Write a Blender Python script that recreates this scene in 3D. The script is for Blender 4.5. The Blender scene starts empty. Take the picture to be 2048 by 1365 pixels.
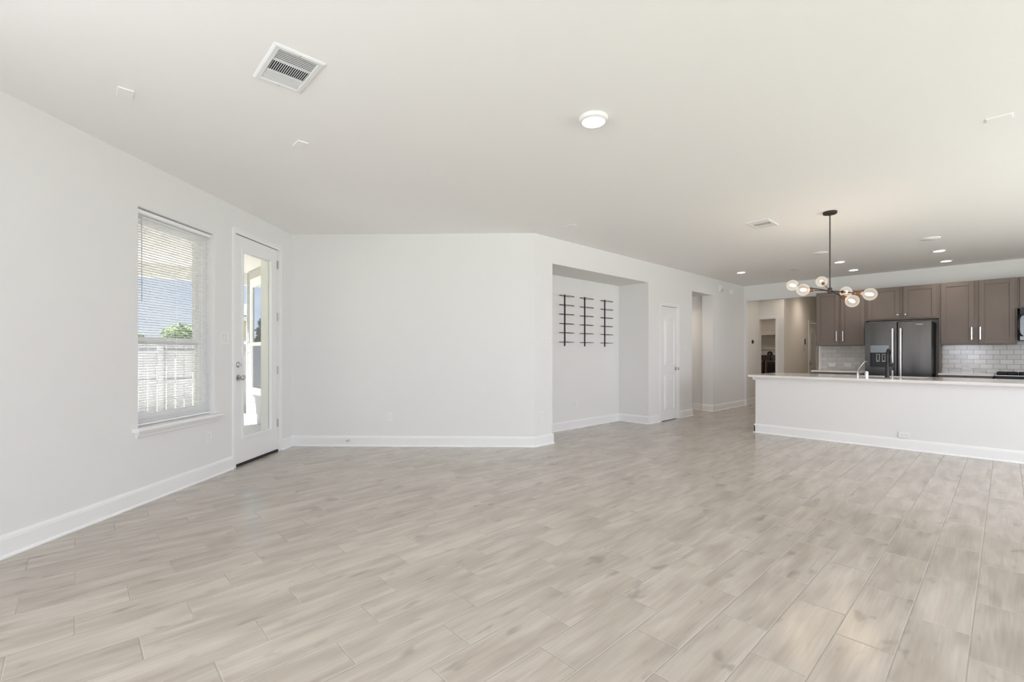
import bpy, bmesh, math, random
from mathutils import Vector, Matrix
random.seed(7)
PI = math.pi
S2 = math.sqrt(0.5)
sc = bpy.context.scene
COL = sc.collection
H = 2.743                      # ceiling height, metres

# ------------------------------------------------------------------ camera, world, sun, daylight, exposure
cam_d = bpy.data.cameras.new('camera')
cam_d.sensor_width = 36.0
cam_d.lens = 930.2 / 2048 * 36.0
cam_d.shift_x = -(1042.14 - 1024) / 2048
cam_d.shift_y = (706.7 - 682.5) / 2048
cam_d.clip_end = 400
cam = bpy.data.objects.new('camera', cam_d)
COL.objects.link(cam)
cam.location = (0, 0, 1.205)
cam.rotation_euler = (PI / 2, 0, math.radians(46.244))
sc.camera = cam
sc.view_settings.view_transform = 'Standard'
sc.view_settings.look = 'None'
sc.view_settings.gamma = 1
sc.view_settings.use_curve_mapping = False
sc.view_settings.exposure = 0.03
sc.cycles.max_bounces = 14
sc.cycles.diffuse_bounces = 8
sc.cycles.glossy_bounces = 4
sc.cycles.transparent_max_bounces = 16
sc.cycles.sample_clamp_indirect = 6
sc.cycles.caustics_reflective = False
sc.cycles.caustics_refractive = False

world = bpy.data.worlds.new('sky')
sc.world = world
world.use_nodes = True
wn = world.node_tree.nodes
wl = world.node_tree.links
wn.clear()
w_out = wn.new('ShaderNodeOutputWorld')
w_bg = wn.new('ShaderNodeBackground')
w_tc = wn.new('ShaderNodeTexCoord')
w_sep = wn.new('ShaderNodeSeparateXYZ')
w_rmp = wn.new('ShaderNodeValToRGB')
w_noi = wn.new('ShaderNodeTexNoise')
w_map = wn.new('ShaderNodeMapping')
w_cl = wn.new('ShaderNodeValToRGB')
w_mix = wn.new('ShaderNodeMixRGB')
wl.new(w_tc.outputs['Generated'], w_sep.inputs[0])
wl.new(w_sep.outputs['Z'], w_rmp.inputs[0])
e = w_rmp.color_ramp.elements
e[0].position = 0.0; e[0].color = (0.86, 0.92, 1.0, 1)
e[1].position = 0.6; e[1].color = (0.22, 0.42, 0.85, 1)
m_ = w_rmp.color_ramp.elements.new(0.16); m_.color = (0.45, 0.66, 0.98, 1)
w_map.inputs['Scale'].default_value = (1.0, 1.0, 3.2)
wl.new(w_tc.outputs['Generated'], w_map.inputs[0])
wl.new(w_map.outputs[0], w_noi.inputs['Vector'])
w_noi.inputs['Scale'].default_value = 3.0
w_noi.inputs['Detail'].default_value = 5
w_cl.color_ramp.elements[0].position = 0.52
w_cl.color_ramp.elements[1].position = 0.70
wl.new(w_noi.outputs['Fac'], w_cl.inputs[0])
wl.new(w_cl.outputs[0], w_mix.inputs['Fac'])
wl.new(w_rmp.outputs[0], w_mix.inputs[1])
w_mix.inputs[2].default_value = (0.95, 0.97, 1.0, 1)
wl.new(w_mix.outputs[0], w_bg.inputs[0])
w_bg.inputs[1].default_value = 1.3
wl.new(w_bg.outputs[0], w_out.inputs[0])

sun_d = bpy.data.lights.new('sun', 'SUN')
sun_d.energy = 44.0
sun_d.angle = math.radians(0.6)
sun_d.color = (1.0, 0.96, 0.9)
sun = bpy.data.objects.new('sun', sun_d)
COL.objects.link(sun)
sun.rotation_euler = Vector((0.37, 0.55, -1.0)).to_track_quat('-Z', 'Y').to_euler()

def area(name, loc, direction, sx, sy, power, color=(1, 1, 1), spread=PI):
    d = bpy.data.lights.new(name, 'AREA')
    d.shape = 'RECTANGLE'; d.size = sx; d.size_y = sy
    d.energy = power; d.color = color; d.spread = spread
    o = bpy.data.objects.new(name, d)
    COL.objects.link(o)
    o.location = loc
    o.rotation_euler = Vector(direction).to_track_quat('-Z', 'Z').to_euler()
    return o

DAY = (0.828, 0.870, 0.972)
XR, YR = 3.2, -4.3             # right and rear walls (outside the frame)
RW = [(-2.9, -1.3), (-0.6, 1.0), (1.7, 3.3), (4.4, 6.2)]       # windows in the right wall; the last is added to brighten wall A
for (y0, y1), pw, up in zip(RW, (38, 36, 26, 84), (-0.15, -0.15, -0.2, 0.0)):
    area('daylight_and_fill_right', (XR + 0.16, (y0 + y1) / 2, 1.5), (-1, 0, up), y1 - y0, 1.8, pw, DAY)
area('daylight_rear_window', (1.7, YR - 0.16, 1.5), (0, 1, 0.3), 2.2, 1.8, 55, DAY)
area('daylight_kitchen_window', (XR + 0.16, 7.9, 1.5), (-1, 0, 0.1), 1.4, 1.5, 40, (1, 0.96, 0.99))
LW = [(5.2, 6.2), (7.0, 8.2)]                      # unseen windows added in the left wall to brighten the ceiling
for (s0, s1), pw in zip(LW, (64, 84)):
    sm = (s0 + s1) / 2
    area('added_ceiling_fill_left', (-6.413 + sm * S2 - 0.21 * S2, 2.022 - sm * S2 - 0.21 * S2, 1.5), (S2, S2, 0.42), s1 - s0, 1.7, pw, DAY)

# ------------------------------------------------------------------ materials
MATS = {}
def newmat(name):
    m = bpy.data.materials.new(name)
    m.use_nodes = True
    MATS[name] = m
    return m, m.node_tree.nodes, m.node_tree.links, m.node_tree.nodes['Principled BSDF']

def simple(name, col, rough=0.5, metal=0.0, spec=0.5, bump=None, var=0.0, vscale=8.0, coat=0.0, emit=None, estr=0.0):
    m, n, l, b = newmat(name)
    b.inputs['Base Color'].default_value = (*col, 1)
    b.inputs['Roughness'].default_value = rough
    b.inputs['Metallic'].default_value = metal
    b.inputs['Specular IOR Level'].default_value = spec
    b.inputs['Coat Weight'].default_value = coat
    if emit:
        b.inputs['Emission Color'].default_value = (*emit, 1)
        b.inputs['Emission Strength'].default_value = estr
    tc = n.new('ShaderNodeTexCoord')
    if bump:
        nz = n.new('ShaderNodeTexNoise'); nz.inputs['Scale'].default_value = bump[0]; nz.inputs['Detail'].default_value = 3
        l.new(tc.outputs['Object'], nz.inputs['Vector'])
        bp = n.new('ShaderNodeBump'); bp.inputs['Strength'].default_value = bump[1]; bp.inputs['Distance'].default_value = 0.002
        l.new(nz.outputs['Fac'], bp.inputs['Height']); l.new(bp.outputs[0], b.inputs['Normal'])
    if var > 0:
        nz = n.new('ShaderNodeTexNoise'); nz.inputs['Scale'].default_value = vscale; nz.inputs['Detail'].default_value = 4
        l.new(tc.outputs['Object'], nz.inputs['Vector'])
        mx = n.new('ShaderNodeMixRGB'); l.new(nz.outputs['Fac'], mx.inputs['Fac'])
        mx.inputs[1].default_value = (*[c * (1 - var) for c in col], 1)
        mx.inputs[2].default_value = (*[min(1, c * (1 + var)) for c in col], 1)
        l.new(mx.outputs[0], b.inputs['Base Color'])
    return m

wallm = simple('wall_paint', (0.79, 0.786, 0.782), 0.75, spec=0.25, bump=(180, 0.10))
ceilm = simple('ceiling_paint', (0.93, 0.928, 0.925), 0.85, spec=0.15, bump=(60, 0.12))
trimm = simple('trim_white', (0.86, 0.86, 0.86), 0.35, spec=0.45)
doorm = simple('door_white', (0.84, 0.84, 0.845), 0.4, spec=0.4)
whitep = simple('white_plastic', (0.83, 0.83, 0.82), 0.4)
slotm = simple('slot_grey', (0.25, 0.25, 0.25), 0.6)
darkm = simple('vent_dark', (0.02, 0.02, 0.025), 0.8)
ventm = simple('vent_white', (0.82, 0.83, 0.84), 0.45)
chrome = simple('chrome', (0.75, 0.75, 0.76), 0.18, 1.0)
nickel = simple('satin_nickel', (0.55, 0.54, 0.53), 0.3, 1.0)
pullm = simple('polished_pull', (0.85, 0.83, 0.81), 0.22, 1.0)
bronze = simple('dark_bronze', (0.055, 0.042, 0.038), 0.4, 0.7)
copper = simple('copper_brown', (0.20, 0.10, 0.055), 0.4, 0.7)
blackm = simple('black_iron', (0.012, 0.010, 0.010), 0.5, 0.3)
matblack = simple('matte_black', (0.012, 0.012, 0.014), 0.35, 0.2)
cabm = simple('cabinet_taupe', (0.200, 0.160, 0.138), 0.45, spec=0.4, var=0.10, vscale=3.0)
cabin = simple('cabinet_inside', (0.09, 0.07, 0.06), 0.6)
thresh = simple('threshold_bronze', (0.025, 0.022, 0.02), 0.5, 0.3)
sidem = simple('siding_paint', (0.27, 0.28, 0.30), 0.7, var=0.05)
exttrim = simple('exterior_trim', (0.86, 0.85, 0.82), 0.6)
soffit = simple('porch_ceiling_paint', (0.86, 0.85, 0.825), 0.7)
friezem = simple('frieze_taupe', (0.36, 0.34, 0.31), 0.7)
concrete = simple('patio_concrete', (0.60, 0.59, 0.57), 0.85, var=0.1, vscale=5)
grass = simple('lawn_grass', (0.20, 0.23, 0.13), 0.9, var=0.5, vscale=30)
fencem = simple('fence_wood', (0.47, 0.48, 0.52), 0.8, var=0.22, vscale=4)
roofm = simple('shingle_grey', (0.20, 0.19, 0.19), 0.9, var=0.25, vscale=20)
leafm = simple('leaf_green', (0.14, 0.26, 0.06), 0.6, var=0.5, vscale=6)
conim = simple('conifer_green', (0.035, 0.075, 0.035), 0.7, var=0.4, vscale=6)
barkm = simple('bark', (0.13, 0.09, 0.06), 0.9, var=0.3)
quartz = simple('quartz_white', (0.80, 0.765, 0.745), 0.10, spec=0.5, var=0.03, vscale=4)
steelm = simple('stainless', (0.6, 0.6, 0.61), 0.3, 1.0)
laund = simple('appliance_brown_black', (0.035, 0.022, 0.018), 0.3, spec=0.5)
laundt = simple('appliance_edge', (0.22, 0.15, 0.12), 0.35, 0.5)
warmwall = simple('hall_paint', (0.76, 0.74, 0.71), 0.75, spec=0.2)
glassblk = simple('black_glass', (0.01, 0.01, 0.012), 0.08, spec=0.6)
panelg = simple('dispenser_panel', (0.16, 0.17, 0.18), 0.25, 0.9)
logom = simple('logo_silver', (0.85, 0.85, 0.85), 0.3, 0.2)
blindm = simple('blind_vinyl', (0.92, 0.92, 0.93), 0.45)
vinylm = simple('window_vinyl', (0.84, 0.84, 0.83), 0.4)
lensm = simple('lamp_lens', (1, 1, 1), 0.5, emit=(1.0, 0.96, 0.9), estr=6.0)
filam = simple('filament_glow', (1, 0.9, 0.7), 0.5, emit=(1.0, 0.86, 0.66), estr=14.0)

# black stainless with vertical brushing
m, n, l, b = newmat('black_stainless')
b.inputs['Base Color'].default_value = (0.066, 0.062, 0.058, 1); b.inputs['Metallic'].default_value = 0.95
b.inputs['Roughness'].default_value = 0.24
b.inputs['Anisotropic'].default_value = 0.4
tc = n.new('ShaderNodeTexCoord'); mp = n.new('ShaderNodeMapping'); nz = n.new('ShaderNodeTexNoise')
mp.inputs['Scale'].default_value = (3.0, 1.5, 0.6); nz.inputs['Scale'].default_value = 1.6; nz.inputs['Detail'].default_value = 2
l.new(tc.outputs['Object'], mp.inputs[0]); l.new(mp.outputs[0], nz.inputs['Vector'])
bp = n.new('ShaderNodeBump'); bp.inputs['Strength'].default_value = 0.2; bp.inputs['Distance'].default_value = 0.02
l.new(nz.outputs['Fac'], bp.inputs['Height']); l.new(bp.outputs[0], b.inputs['Normal'])
fridgem = m

# window glass: mostly clear with a thin mirror reflection
def glassmat(name, refl=0.08, tint=(1, 1, 1), extra=None):
    m, n, l, b = newmat(name)
    n.remove(b)
    out = n['Material Output']
    tr = n.new('ShaderNodeBsdfTransparent'); tr.inputs[0].default_value = (*tint, 1)
    gl = n.new('ShaderNodeBsdfGlossy'); gl.inputs['Roughness'].default_value = 0.01
    fr = n.new('ShaderNodeFresnel'); fr.inputs[0].default_value = 1.45
    mth = n.new('ShaderNodeMath'); mth.operation = 'MULTIPLY'; mth.inputs[1].default_value = refl
    l.new(fr.outputs[0], mth.inputs[0])
    mx = n.new('ShaderNodeMixShader')
    l.new(mth.outputs[0], mx.inputs[0]); l.new(tr.outputs[0], mx.inputs[1]); l.new(gl.outputs[0], mx.inputs[2])
    l.new(mx.outputs[0], out.inputs[0])
    return m
glass = glassmat('clear_glass', 0.5)
# mirror-like exterior window pane (dark room behind)
m, n, l, b = newmat('reflective_pane')
b.inputs['Base Color'].default_value = (0.80, 0.84, 0.88, 1); b.inputs['Roughness'].default_value = 0.02
b.inputs['Metallic'].default_value = 1.0
repane = m
screenm = simple('insect_screen', (0.10, 0.12, 0.15), 0.6)
# lit globe glass
m, n, l, b = newmat('bulb_glass')
n.remove(b); out = n['Material Output']
tr = n.new('ShaderNodeBsdfTransparent'); em = n.new('ShaderNodeEmission'); em.inputs[0].default_value = (1, 0.88, 0.72, 1); em.inputs[1].default_value = 0.95
lw = n.new('ShaderNodeLayerWeight'); lw.inputs[0].default_value = 0.35
mr = n.new('ShaderNodeMapRange'); mr.inputs['To Min'].default_value = 0.26; mr.inputs['To Max'].default_value = 0.62
l.new(lw.outputs['Facing'], mr.inputs['Value'])
mx = n.new('ShaderNodeMixShader'); l.new(mr.outputs[0], mx.inputs[0]); l.new(tr.outputs[0], mx.inputs[1]); l.new(em.outputs[0], mx.inputs[2])
l.new(mx.outputs[0], out.inputs[0])
bulbm = m

# subway tile: brick pattern in the wall plane
def tile_material(nm_, mortar):
    m, n, l, b = newmat(nm_)
    tc = n.new('ShaderNodeTexCoord'); sp = n.new('ShaderNodeSeparateXYZ'); cb = n.new('ShaderNodeCombineXYZ')
    l.new(tc.outputs['Object'], sp.inputs[0]); l.new(sp.outputs['X'], cb.inputs['X']); l.new(sp.outputs['Z'], cb.inputs['Y'])
    bk = n.new('ShaderNodeTexBrick')
    bk.inputs['Scale'].default_value = 1.0; bk.inputs['Brick Width'].default_value = 0.1585; bk.inputs['Row Height'].default_value = 0.0803
    bk.inputs['Mortar Size'].default_value = 0.0028; bk.inputs['Mortar Smooth'].default_value = 0.15; bk.inputs['Bias'].default_value = 0.0
    bk.inputs['Color1'].default_value = (0.58, 0.56, 0.54, 1); bk.inputs['Color2'].default_value = (0.70, 0.68, 0.66, 1)
    bk.inputs['Mortar'].default_value = (*mortar, 1)
    l.new(cb.outputs[0], bk.inputs['Vector']); l.new(bk.outputs['Color'], b.inputs['Base Color'])
    b.inputs['Roughness'].default_value = 0.12
    inv = n.new('ShaderNodeMath'); inv.operation = 'SUBTRACT'; inv.inputs[0].default_value = 1.0
    l.new(bk.outputs['Fac'], inv.inputs[1])
    bp = n.new('ShaderNodeBump'); bp.inputs['Strength'].default_value = 0.6; bp.inputs['Distance'].default_value = 0.004
    l.new(inv.outputs[0], bp.inputs['Height']); l.new(bp.outputs[0], b.inputs['Normal'])
    return m
tilem = tile_material('subway_tile', (0.27, 0.235, 0.22))
tilem2 = tile_material('subway_tile_light_joint', (0.46, 0.44, 0.42))

# wood-look floor tile: columns 0.2035 m wide along Y, 0.59 m long, each column stepped
m, n, l, b = newmat('floor_tile')
def M2(op, a=None, bb=None, va=None, vb=None, vc=None):
    k = n.new('ShaderNodeMath'); k.operation = op
    if a is not None: l.new(a, k.inputs[0])
    if bb is not None: l.new(bb, k.inputs[1])
    if va is not None: k.inputs[0].default_value = va
    if vb is not None: k.inputs[1].default_value = vb
    if vc is not None: k.inputs[2].default_value = vc
    return k.outputs[0]
tc = n.new('ShaderNodeTexCoord'); sp = n.new('ShaderNodeSeparateXYZ')
l.new(tc.outputs['Object'], sp.inputs[0])
PW, PL_ = 0.2035, 0.5905
cx = M2('DIVIDE', M2('ADD', sp.outputs['X'], vb=0.513), vb=PW)
col = M2('FLOOR', cx); fx = M2('SUBTRACT', cx, col)
cy = M2('DIVIDE', M2('ADD', M2('ADD', sp.outputs['Y'], vb=-2.95), M2('MULTIPLY', col, vb=0.1968)), vb=PL_)
row = M2('FLOOR', cy); fy = M2('SUBTRACT', cy, row)
dx = M2('MULTIPLY', M2('MINIMUM', fx, M2('SUBTRACT', va=1.0, bb=fx)), vb=PW)
dy = M2('MULTIPLY', M2('MINIMUM', fy, M2('SUBTRACT', va=1.0, bb=fy)), vb=PL_)
dmin = M2('MINIMUM', dx, dy)
grout = n.new('ShaderNodeMapRange'); grout.interpolation_type = 'SMOOTHSTEP'
grout.inputs['From Min'].default_value = 0.0016; grout.inputs['From Max'].default_value = 0.0030
l.new(dmin, grout.inputs['Value'])                       # 0 in the joint, 1 on the tile
idc = n.new('ShaderNodeCombineXYZ'); l.new(col, idc.inputs[0]); l.new(row, idc.inputs[1])
wh = n.new('ShaderNodeTexWhiteNoise'); wh.noise_dimensions = '2D'; l.new(idc.outputs[0], wh.inputs['Vector'])
offs = n.new('ShaderNodeVectorMath'); offs.operation = 'SCALE'; offs.inputs['Scale'].default_value = 37.0
l.new(wh.outputs['Color'], offs.inputs[0])
addv = n.new('ShaderNodeVectorMath'); addv.operation = 'ADD'; l.new(tc.outputs['Object'], addv.inputs[0]); l.new(offs.outputs[0], addv.inputs[1])
def grain(sx, sy, det, dist=0.0):
    mp = n.new('ShaderNodeMapping'); mp.inputs['Scale'].default_value = (sx, sy, 1)
    l.new(addv.outputs[0], mp.inputs[0])
    z = n.new('ShaderNodeTexNoise'); z.inputs['Scale'].default_value = 1; z.inputs['Detail'].default_value = det; z.inputs['Distortion'].default_value = dist
    l.new(mp.outputs[0], z.inputs['Vector']); return z.outputs['Fac']
g1 = grain(12, 2.2, 1.5, 0.4)
g2 = grain(90, 4.5, 3, 0.0)
g3 = grain(14, 5.5, 1.5, 0.3)
r1 = n.new('ShaderNodeValToRGB'); l.new(g1, r1.inputs[0])
r1.color_ramp.elements[0].position = 0.30; r1.color_ramp.elements[0].color = (0.40, 0.345, 0.295, 1)
r1.color_ramp.elements[1].position = 0.66; r1.color_ramp.elements[1].color = (0.520, 0.464, 0.408, 1)
r2 = n.new('ShaderNodeMapRange'); l.new(g2, r2.inputs['Value']); r2.inputs['From Min'].default_value = 0.25; r2.inputs['From Max'].default_value = 0.75
r2.inputs['To Min'].default_value = 0.91; r2.inputs['To Max'].default_value = 1.06
r3 = n.new('ShaderNodeMapRange'); l.new(g3, r3.inputs['Value']); r3.inputs['From Min'].default_value = 0.63; r3.inputs['From Max'].default_value = 0.76
r3.inputs['To Min'].default_value = 1.0; r3.inputs['To Max'].default_value = 0.74
pv = n.new('ShaderNodeMapRange'); l.new(wh.outputs['Value'], pv.inputs['Value']); pv.inputs['To Min'].default_value = 0.94; pv.inputs['To Max'].default_value = 1.05
f12 = M2('MULTIPLY', M2('MULTIPLY', r2.outputs[0], r3.outputs[0]), pv.outputs[0])
tint = n.new('ShaderNodeVectorMath'); tint.operation = 'SCALE'; l.new(r1.outputs[0], tint.inputs[0]); l.new(f12, tint.inputs['Scale'])
mxg = n.new('ShaderNodeMixRGB'); l.new(grout.outputs[0], mxg.inputs['Fac']); mxg.inputs[1].default_value = (0.47, 0.43, 0.385, 1)
l.new(tint.outputs[0], mxg.inputs[2]); l.new(mxg.outputs[0], b.inputs['Base Color'])
rr = n.new('ShaderNodeMapRange'); l.new(g2, rr.inputs['Value']); rr.inputs['To Min'].default_value = 0.15; rr.inputs['To Max'].default_value = 0.23
rg = M2('ADD', M2('MULTIPLY', M2('SUBTRACT', va=1.0, bb=grout.outputs[0]), vb=0.4), rr.outputs[0])
l.new(rg, b.inputs['Roughness'])
l.new(M2('MULTIPLY', grout.outputs[0], vb=0.72), b.inputs['Specular IOR Level'])
edge = n.new('ShaderNodeMapRange'); edge.interpolation_type = 'SMOOTHSTEP'; edge.inputs['From Max'].default_value = 0.005; l.new(dmin, edge.inputs['Value'])
hh = edge.outputs[0]
bp = n.new('ShaderNodeBump'); bp.inputs['Strength'].default_value = 0.8; bp.inputs['Distance'].default_value = 0.0022
l.new(hh, bp.inputs['Height']); l.new(bp.outputs[0], b.inputs['Normal'])
floorm = m

# ------------------------------------------------------------------ mesh helpers
class MB:
    def __init__(self): self.bm = bmesh.new()
    def poly(self, pts):
        return self.bm.faces.new([self.bm.verts.new(p) for p in pts])
    def box(self, x0, x1, y0, y1, z0, z1, mat=None):
        x0, x1 = min(x0, x1), max(x0, x1); y0, y1 = min(y0, y1), max(y0, y1); z0, z1 = min(z0, z1), max(z0, z1)
        c = [(x0, y0, z0), (x1, y0, z0), (x1, y1, z0), (x0, y1, z0), (x0, y0, z1), (x1, y0, z1), (x1, y1, z1), (x0, y1, z1)]
        v = [self.bm.verts.new(mat @ Vector(p) if mat else p) for p in c]
        for f in ((0, 3, 2, 1), (4, 5, 6, 7), (0, 1, 5, 4), (1, 2, 6, 5), (2, 3, 7, 6), (3, 0, 4, 7)):
            self.bm.faces.new([v[i] for i in f])
        return self
    def prism(self, pts, axis, a, b_):
        # pts: 2D outline, extruded along axis between a and b_
        def P(p, t):
            return {'x': (t, p[0], p[1]), 'y': (p[0], t, p[1]), 'z': (p[0], p[1], t)}[axis]
        A = [self.bm.verts.new(P(p, a)) for p in pts]; B = [self.bm.verts.new(P(p, b_)) for p in pts]
        k = len(pts)
        self.bm.faces.new(A[::-1]); self.bm.faces.new(B)
        for i in range(k): self.bm.faces.new([A[i], A[(i + 1) % k], B[(i + 1) % k], B[i]])
        return self
    def tube(self, pts, r, seg=10, cap=True):
        rings = []
        pts = [Vector(p) for p in pts]
        rs = r if isinstance(r, (list, tuple)) else [r] * len(pts)
        up = None
        for i, p in enumerate(pts):
            if i == 0: d = pts[1] - p
            elif i == len(pts) - 1: d = p - pts[i - 1]
            else: d = (pts[i + 1] - p).normalized() + (p - pts[i - 1]).normalized()
            d.normalize()
            if up is None:
                up = Vector((0, 0, 1)) if abs(d.z) < 0.9 else Vector((1, 0, 0))
            a = d.cross(up).normalized(); c = a.cross(d).normalized(); up = c
            rings.append([self.bm.verts.new(p + (a * math.cos(2 * PI * k / seg) + c * math.sin(2 * PI * k / seg)) * rs[i]) for k in range(seg)])
        for i in range(len(rings) - 1):
            for k in range(seg):
                self.bm.faces.new([rings[i][k], rings[i][(k + 1) % seg], rings[i + 1][(k + 1) % seg], rings[i + 1][k]])
        if cap:
            self.bm.faces.new(rings[0][::-1]); self.bm.faces.new(rings[-1])
        return self
    def loop(self, pts, r, seg=8):
        # closed tube
        pts = [Vector(p) for p in pts]; k = len(pts); rings = []
        for i, p in enumerate(pts):
            d = (pts[(i + 1) % k] - pts[i - 1]).normalized()
            up = Vector((0, 0, 1)) if abs(d.z) < 0.9 else Vector((1, 0, 0))
            a = d.cross(up).normalized(); c = a.cross(d).normalized()
            rings.append([self.bm.verts.new(p + (a * math.cos(2 * PI * q / seg) + c * math.sin(2 * PI * q / seg)) * r) for q in range(seg)])
        for i in range(k):
            for q in range(seg):
                self.bm.faces.new([rings[i][q], rings[i][(q + 1) % seg], rings[(i + 1) % k][(q + 1) % seg], rings[(i + 1) % k][q]])
        return self
    def lathe(self, prof, seg=28, mat=None):
        rings = []
        for r, z in prof:
            if r < 1e-6: rings.append([self.bm.verts.new(mat @ Vector((0, 0, z)) if mat else (0, 0, z))])
            else:
                rings.append([self.bm.verts.new((mat @ Vector((r * math.cos(2 * PI * k / seg), r * math.sin(2 * PI * k / seg), z))) if mat else (r * math.cos(2 * PI * k / seg), r * math.sin(2 * PI * k / seg), z)) for k in range(seg)])
        for i in range(len(rings) - 1):
            a, c = rings[i], rings[i + 1]
            for k in range(seg):
                k2 = (k + 1) % seg
                if len(a) == 1 and len(c) == 1: continue
                if len(a) == 1: self.bm.faces.new([a[0], c[k2], c[k]])
                elif len(c) == 1: self.bm.faces.new([a[k], a[k2], c[0]])
                else: self.bm.faces.new([a[k], a[k2], c[k2], c[k]])
        if len(rings[0]) > 1: self.bm.faces.new(rings[0][::-1])
        if len(rings[-1]) > 1: self.bm.faces.new(rings[-1])
        return self
    def build(self, name, mat, parent=None, bevel=0.0, smooth=False, seg=2):
        bmesh.ops.recalc_face_normals(self.bm, faces=self.bm.faces)
        me = bpy.data.meshes.new(name); self.bm.to_mesh(me); self.bm.free()
        me.materials.append(mat)
        if smooth:
            for p in me.polygons: p.use_smooth = True
        o = bpy.data.objects.new(name, me); COL.objects.link(o)
        if parent is not None: o.parent = parent
        if bevel > 0:
            md = o.modifiers.new('bevel', 'BEVEL'); md.width = bevel; md.segments = seg; md.limit_method = 'ANGLE'
            md.angle_limit = math.radians(40)
            if smooth is False:
                md.harden_normals = False
        if smooth:
            try:
                me.set_sharp_from_angle(angle=math.radians(40))
            except Exception: pass
        return o

def thing(name, label, cat, loc=(0, 0, 0), rotz=0.0, group=None, kind=None):
    o = bpy.data.objects.new(name, None); COL.objects.link(o)
    o.empty_display_size = 0.1
    o.location = loc; o.rotation_euler = (0, 0, rotz)
    o['label'] = label; o['category'] = cat
    if group: o['group'] = group
    if kind: o['kind'] = kind
    return o
def tag(o, label, cat, group=None, kind=None):
    o['label'] = label; o['category'] = cat
    if group: o['group'] = group
    if kind: o['kind'] = kind
    return o
def struct(o, label, cat): return tag(o, label, cat, kind='structure')
def copy_tree(o, parent=None):
    c = o.copy(); COL.objects.link(c); c.parent = parent
    for ch in list(o.children): copy_tree(ch, c)
    return c
def relabel(o, label, cat=None):
    o['label'] = label
    return o

C1 = Vector((-6.413, 2.022, 0)); C2 = Vector((-4.186, 4.248, 0))
XA = -4.186; YK = 11.126
# wall frames. Local X along the wall, local -Y faces the room
LEFT, BACK, WALLA, KIT = math.radians(135), math.radians(45), math.radians(90), 0.0
def pl(s, z=0.0, off=0.0):            # point on the left wall, s metres from the far corner, off into the room
    return (C1.x + s * S2 + off * S2, C1.y - s * S2 + off * S2, z)
def pb(s, z=0.0, off=0.0):
    return (C1.x + s * S2 + off * S2, C1.y + s * S2 - off * S2, z)
def framed(o, loc, rotz):
    o.location = loc; o.rotation_euler = (0, 0, rotz); return o

# ------------------------------------------------------------------ the room shell
# floor polygon
mb = MB()
mb.prism([(-6.62, 2.06), (-6.55, 2.02), (-0.05, -4.48), (XR + 0.2, -4.48), (XR + 0.2, 16.6), (-6.62, 16.6)], 'z', -0.055, 0.0)
struct(mb.build('floor', floorm), 'pale beige wood-look tile floor laid in narrow planks across the room', 'floor')
mb = MB()
mb.prism([(-7.2, 2.3), (0.1, -4.9), (XR + 0.3, -4.9), (XR + 0.3, 16.8), (-7.2, 16.8)], 'z', H, H + 0.15)
struct(mb.build('ceiling', ceilm), 'flat white ceiling over the whole open room', 'ceiling')

# left wall, local frame: X=(-s,s) so local x = -s ; Y outward
def leftbox(mb, s0, s1, z0, z1, o0=0.0, o1=0.2): mb.box(-s1, -s0, o0, o1, z0, z1); return mb
WS0, WS1, WZ0, WZ1 = 1.467, 2.357, 0.612, 2.368        # window opening
DS0, DS1, DZ1 = 0.325, 1.160, 2.470                    # exterior door opening
mb = MB()
leftbox(mb, -0.2, DS0, 0, H); leftbox(mb, DS0, DS1, DZ1, H); leftbox(mb, DS1, WS0, 0, H)
leftbox(mb, WS0, WS1, 0, WZ0 - 0.031); leftbox(mb, WS0, WS1, WZ1, H)
cur = WS1
for a, c in LW:  # openings for the added left windows
    leftbox(mb, cur, a, 0, H); leftbox(mb, a, c, 0, 0.6); leftbox(mb, a, c, 2.4, H); cur = c
leftbox(mb, cur, 8.95, 0, H)
w = mb.build('wall_left', wallm); framed(w, C1, LEFT)
struct(w, 'white left wall holding the blind-covered window and the glazed door', 'wall')
mb = MB(); mb.box(0, 3.149, 0, 0.14, 0, H)
w = mb.build('wall_back', wallm); framed(w, C1, BACK)
struct(w, 'blank bright white wall between the glazed door and the niche', 'wall')

# wall A in world coordinates, thickness -x
NY0, NY1, NZ = 4.585, 6.990, 2.398
PY0, PY1, PZ = 7.405, 7.985, 2.045
OY0, OY1, OZ = 8.555, 9.475, 2.398
T = 0.14
mb = MB()
def abox(y0, y1, z0, z1, t=T): mb.box(XA - t, XA, y0, y1, z0, z1)
mb.prism([(XA, 4.248), (XA, NY0), (-4.78, NY0), (-4.78, 3.80), (-4.634, 3.80)], 'z', 0, H)
struct(mb.build('wall_pier', wallm), 'white pier between the blank bright wall and the niche', 'wall')
mb = MB(); abox(NY0, NY1, NZ, H, 0.594); struct(mb.build('wall_niche_header', wallm), 'white header over the niche', 'wall')
mb = MB(); mb.box(-4.92, -4.78, 3.8, NY1 + 0.12, 0, H); struct(mb.build('wall_niche', wallm), 'white back wall of the niche behind the wine racks', 'wall')
mb = MB(); abox(NY1, PY0, 0, H); abox(PY0, PY1, PZ, H); abox(PY1, OY0, 0, H)
mb.box(-4.78, XA - T, NY1, NY1 + 0.12, 0, H)
abox(OY0, OY1, OZ, H, 0.23); abox(OY1, YK + 0.12, 0, H)
w = mb.build('wall_middle', wallm)
struct(w, 'white wall with the narrow pantry door and hallway opening', 'wall')
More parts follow.
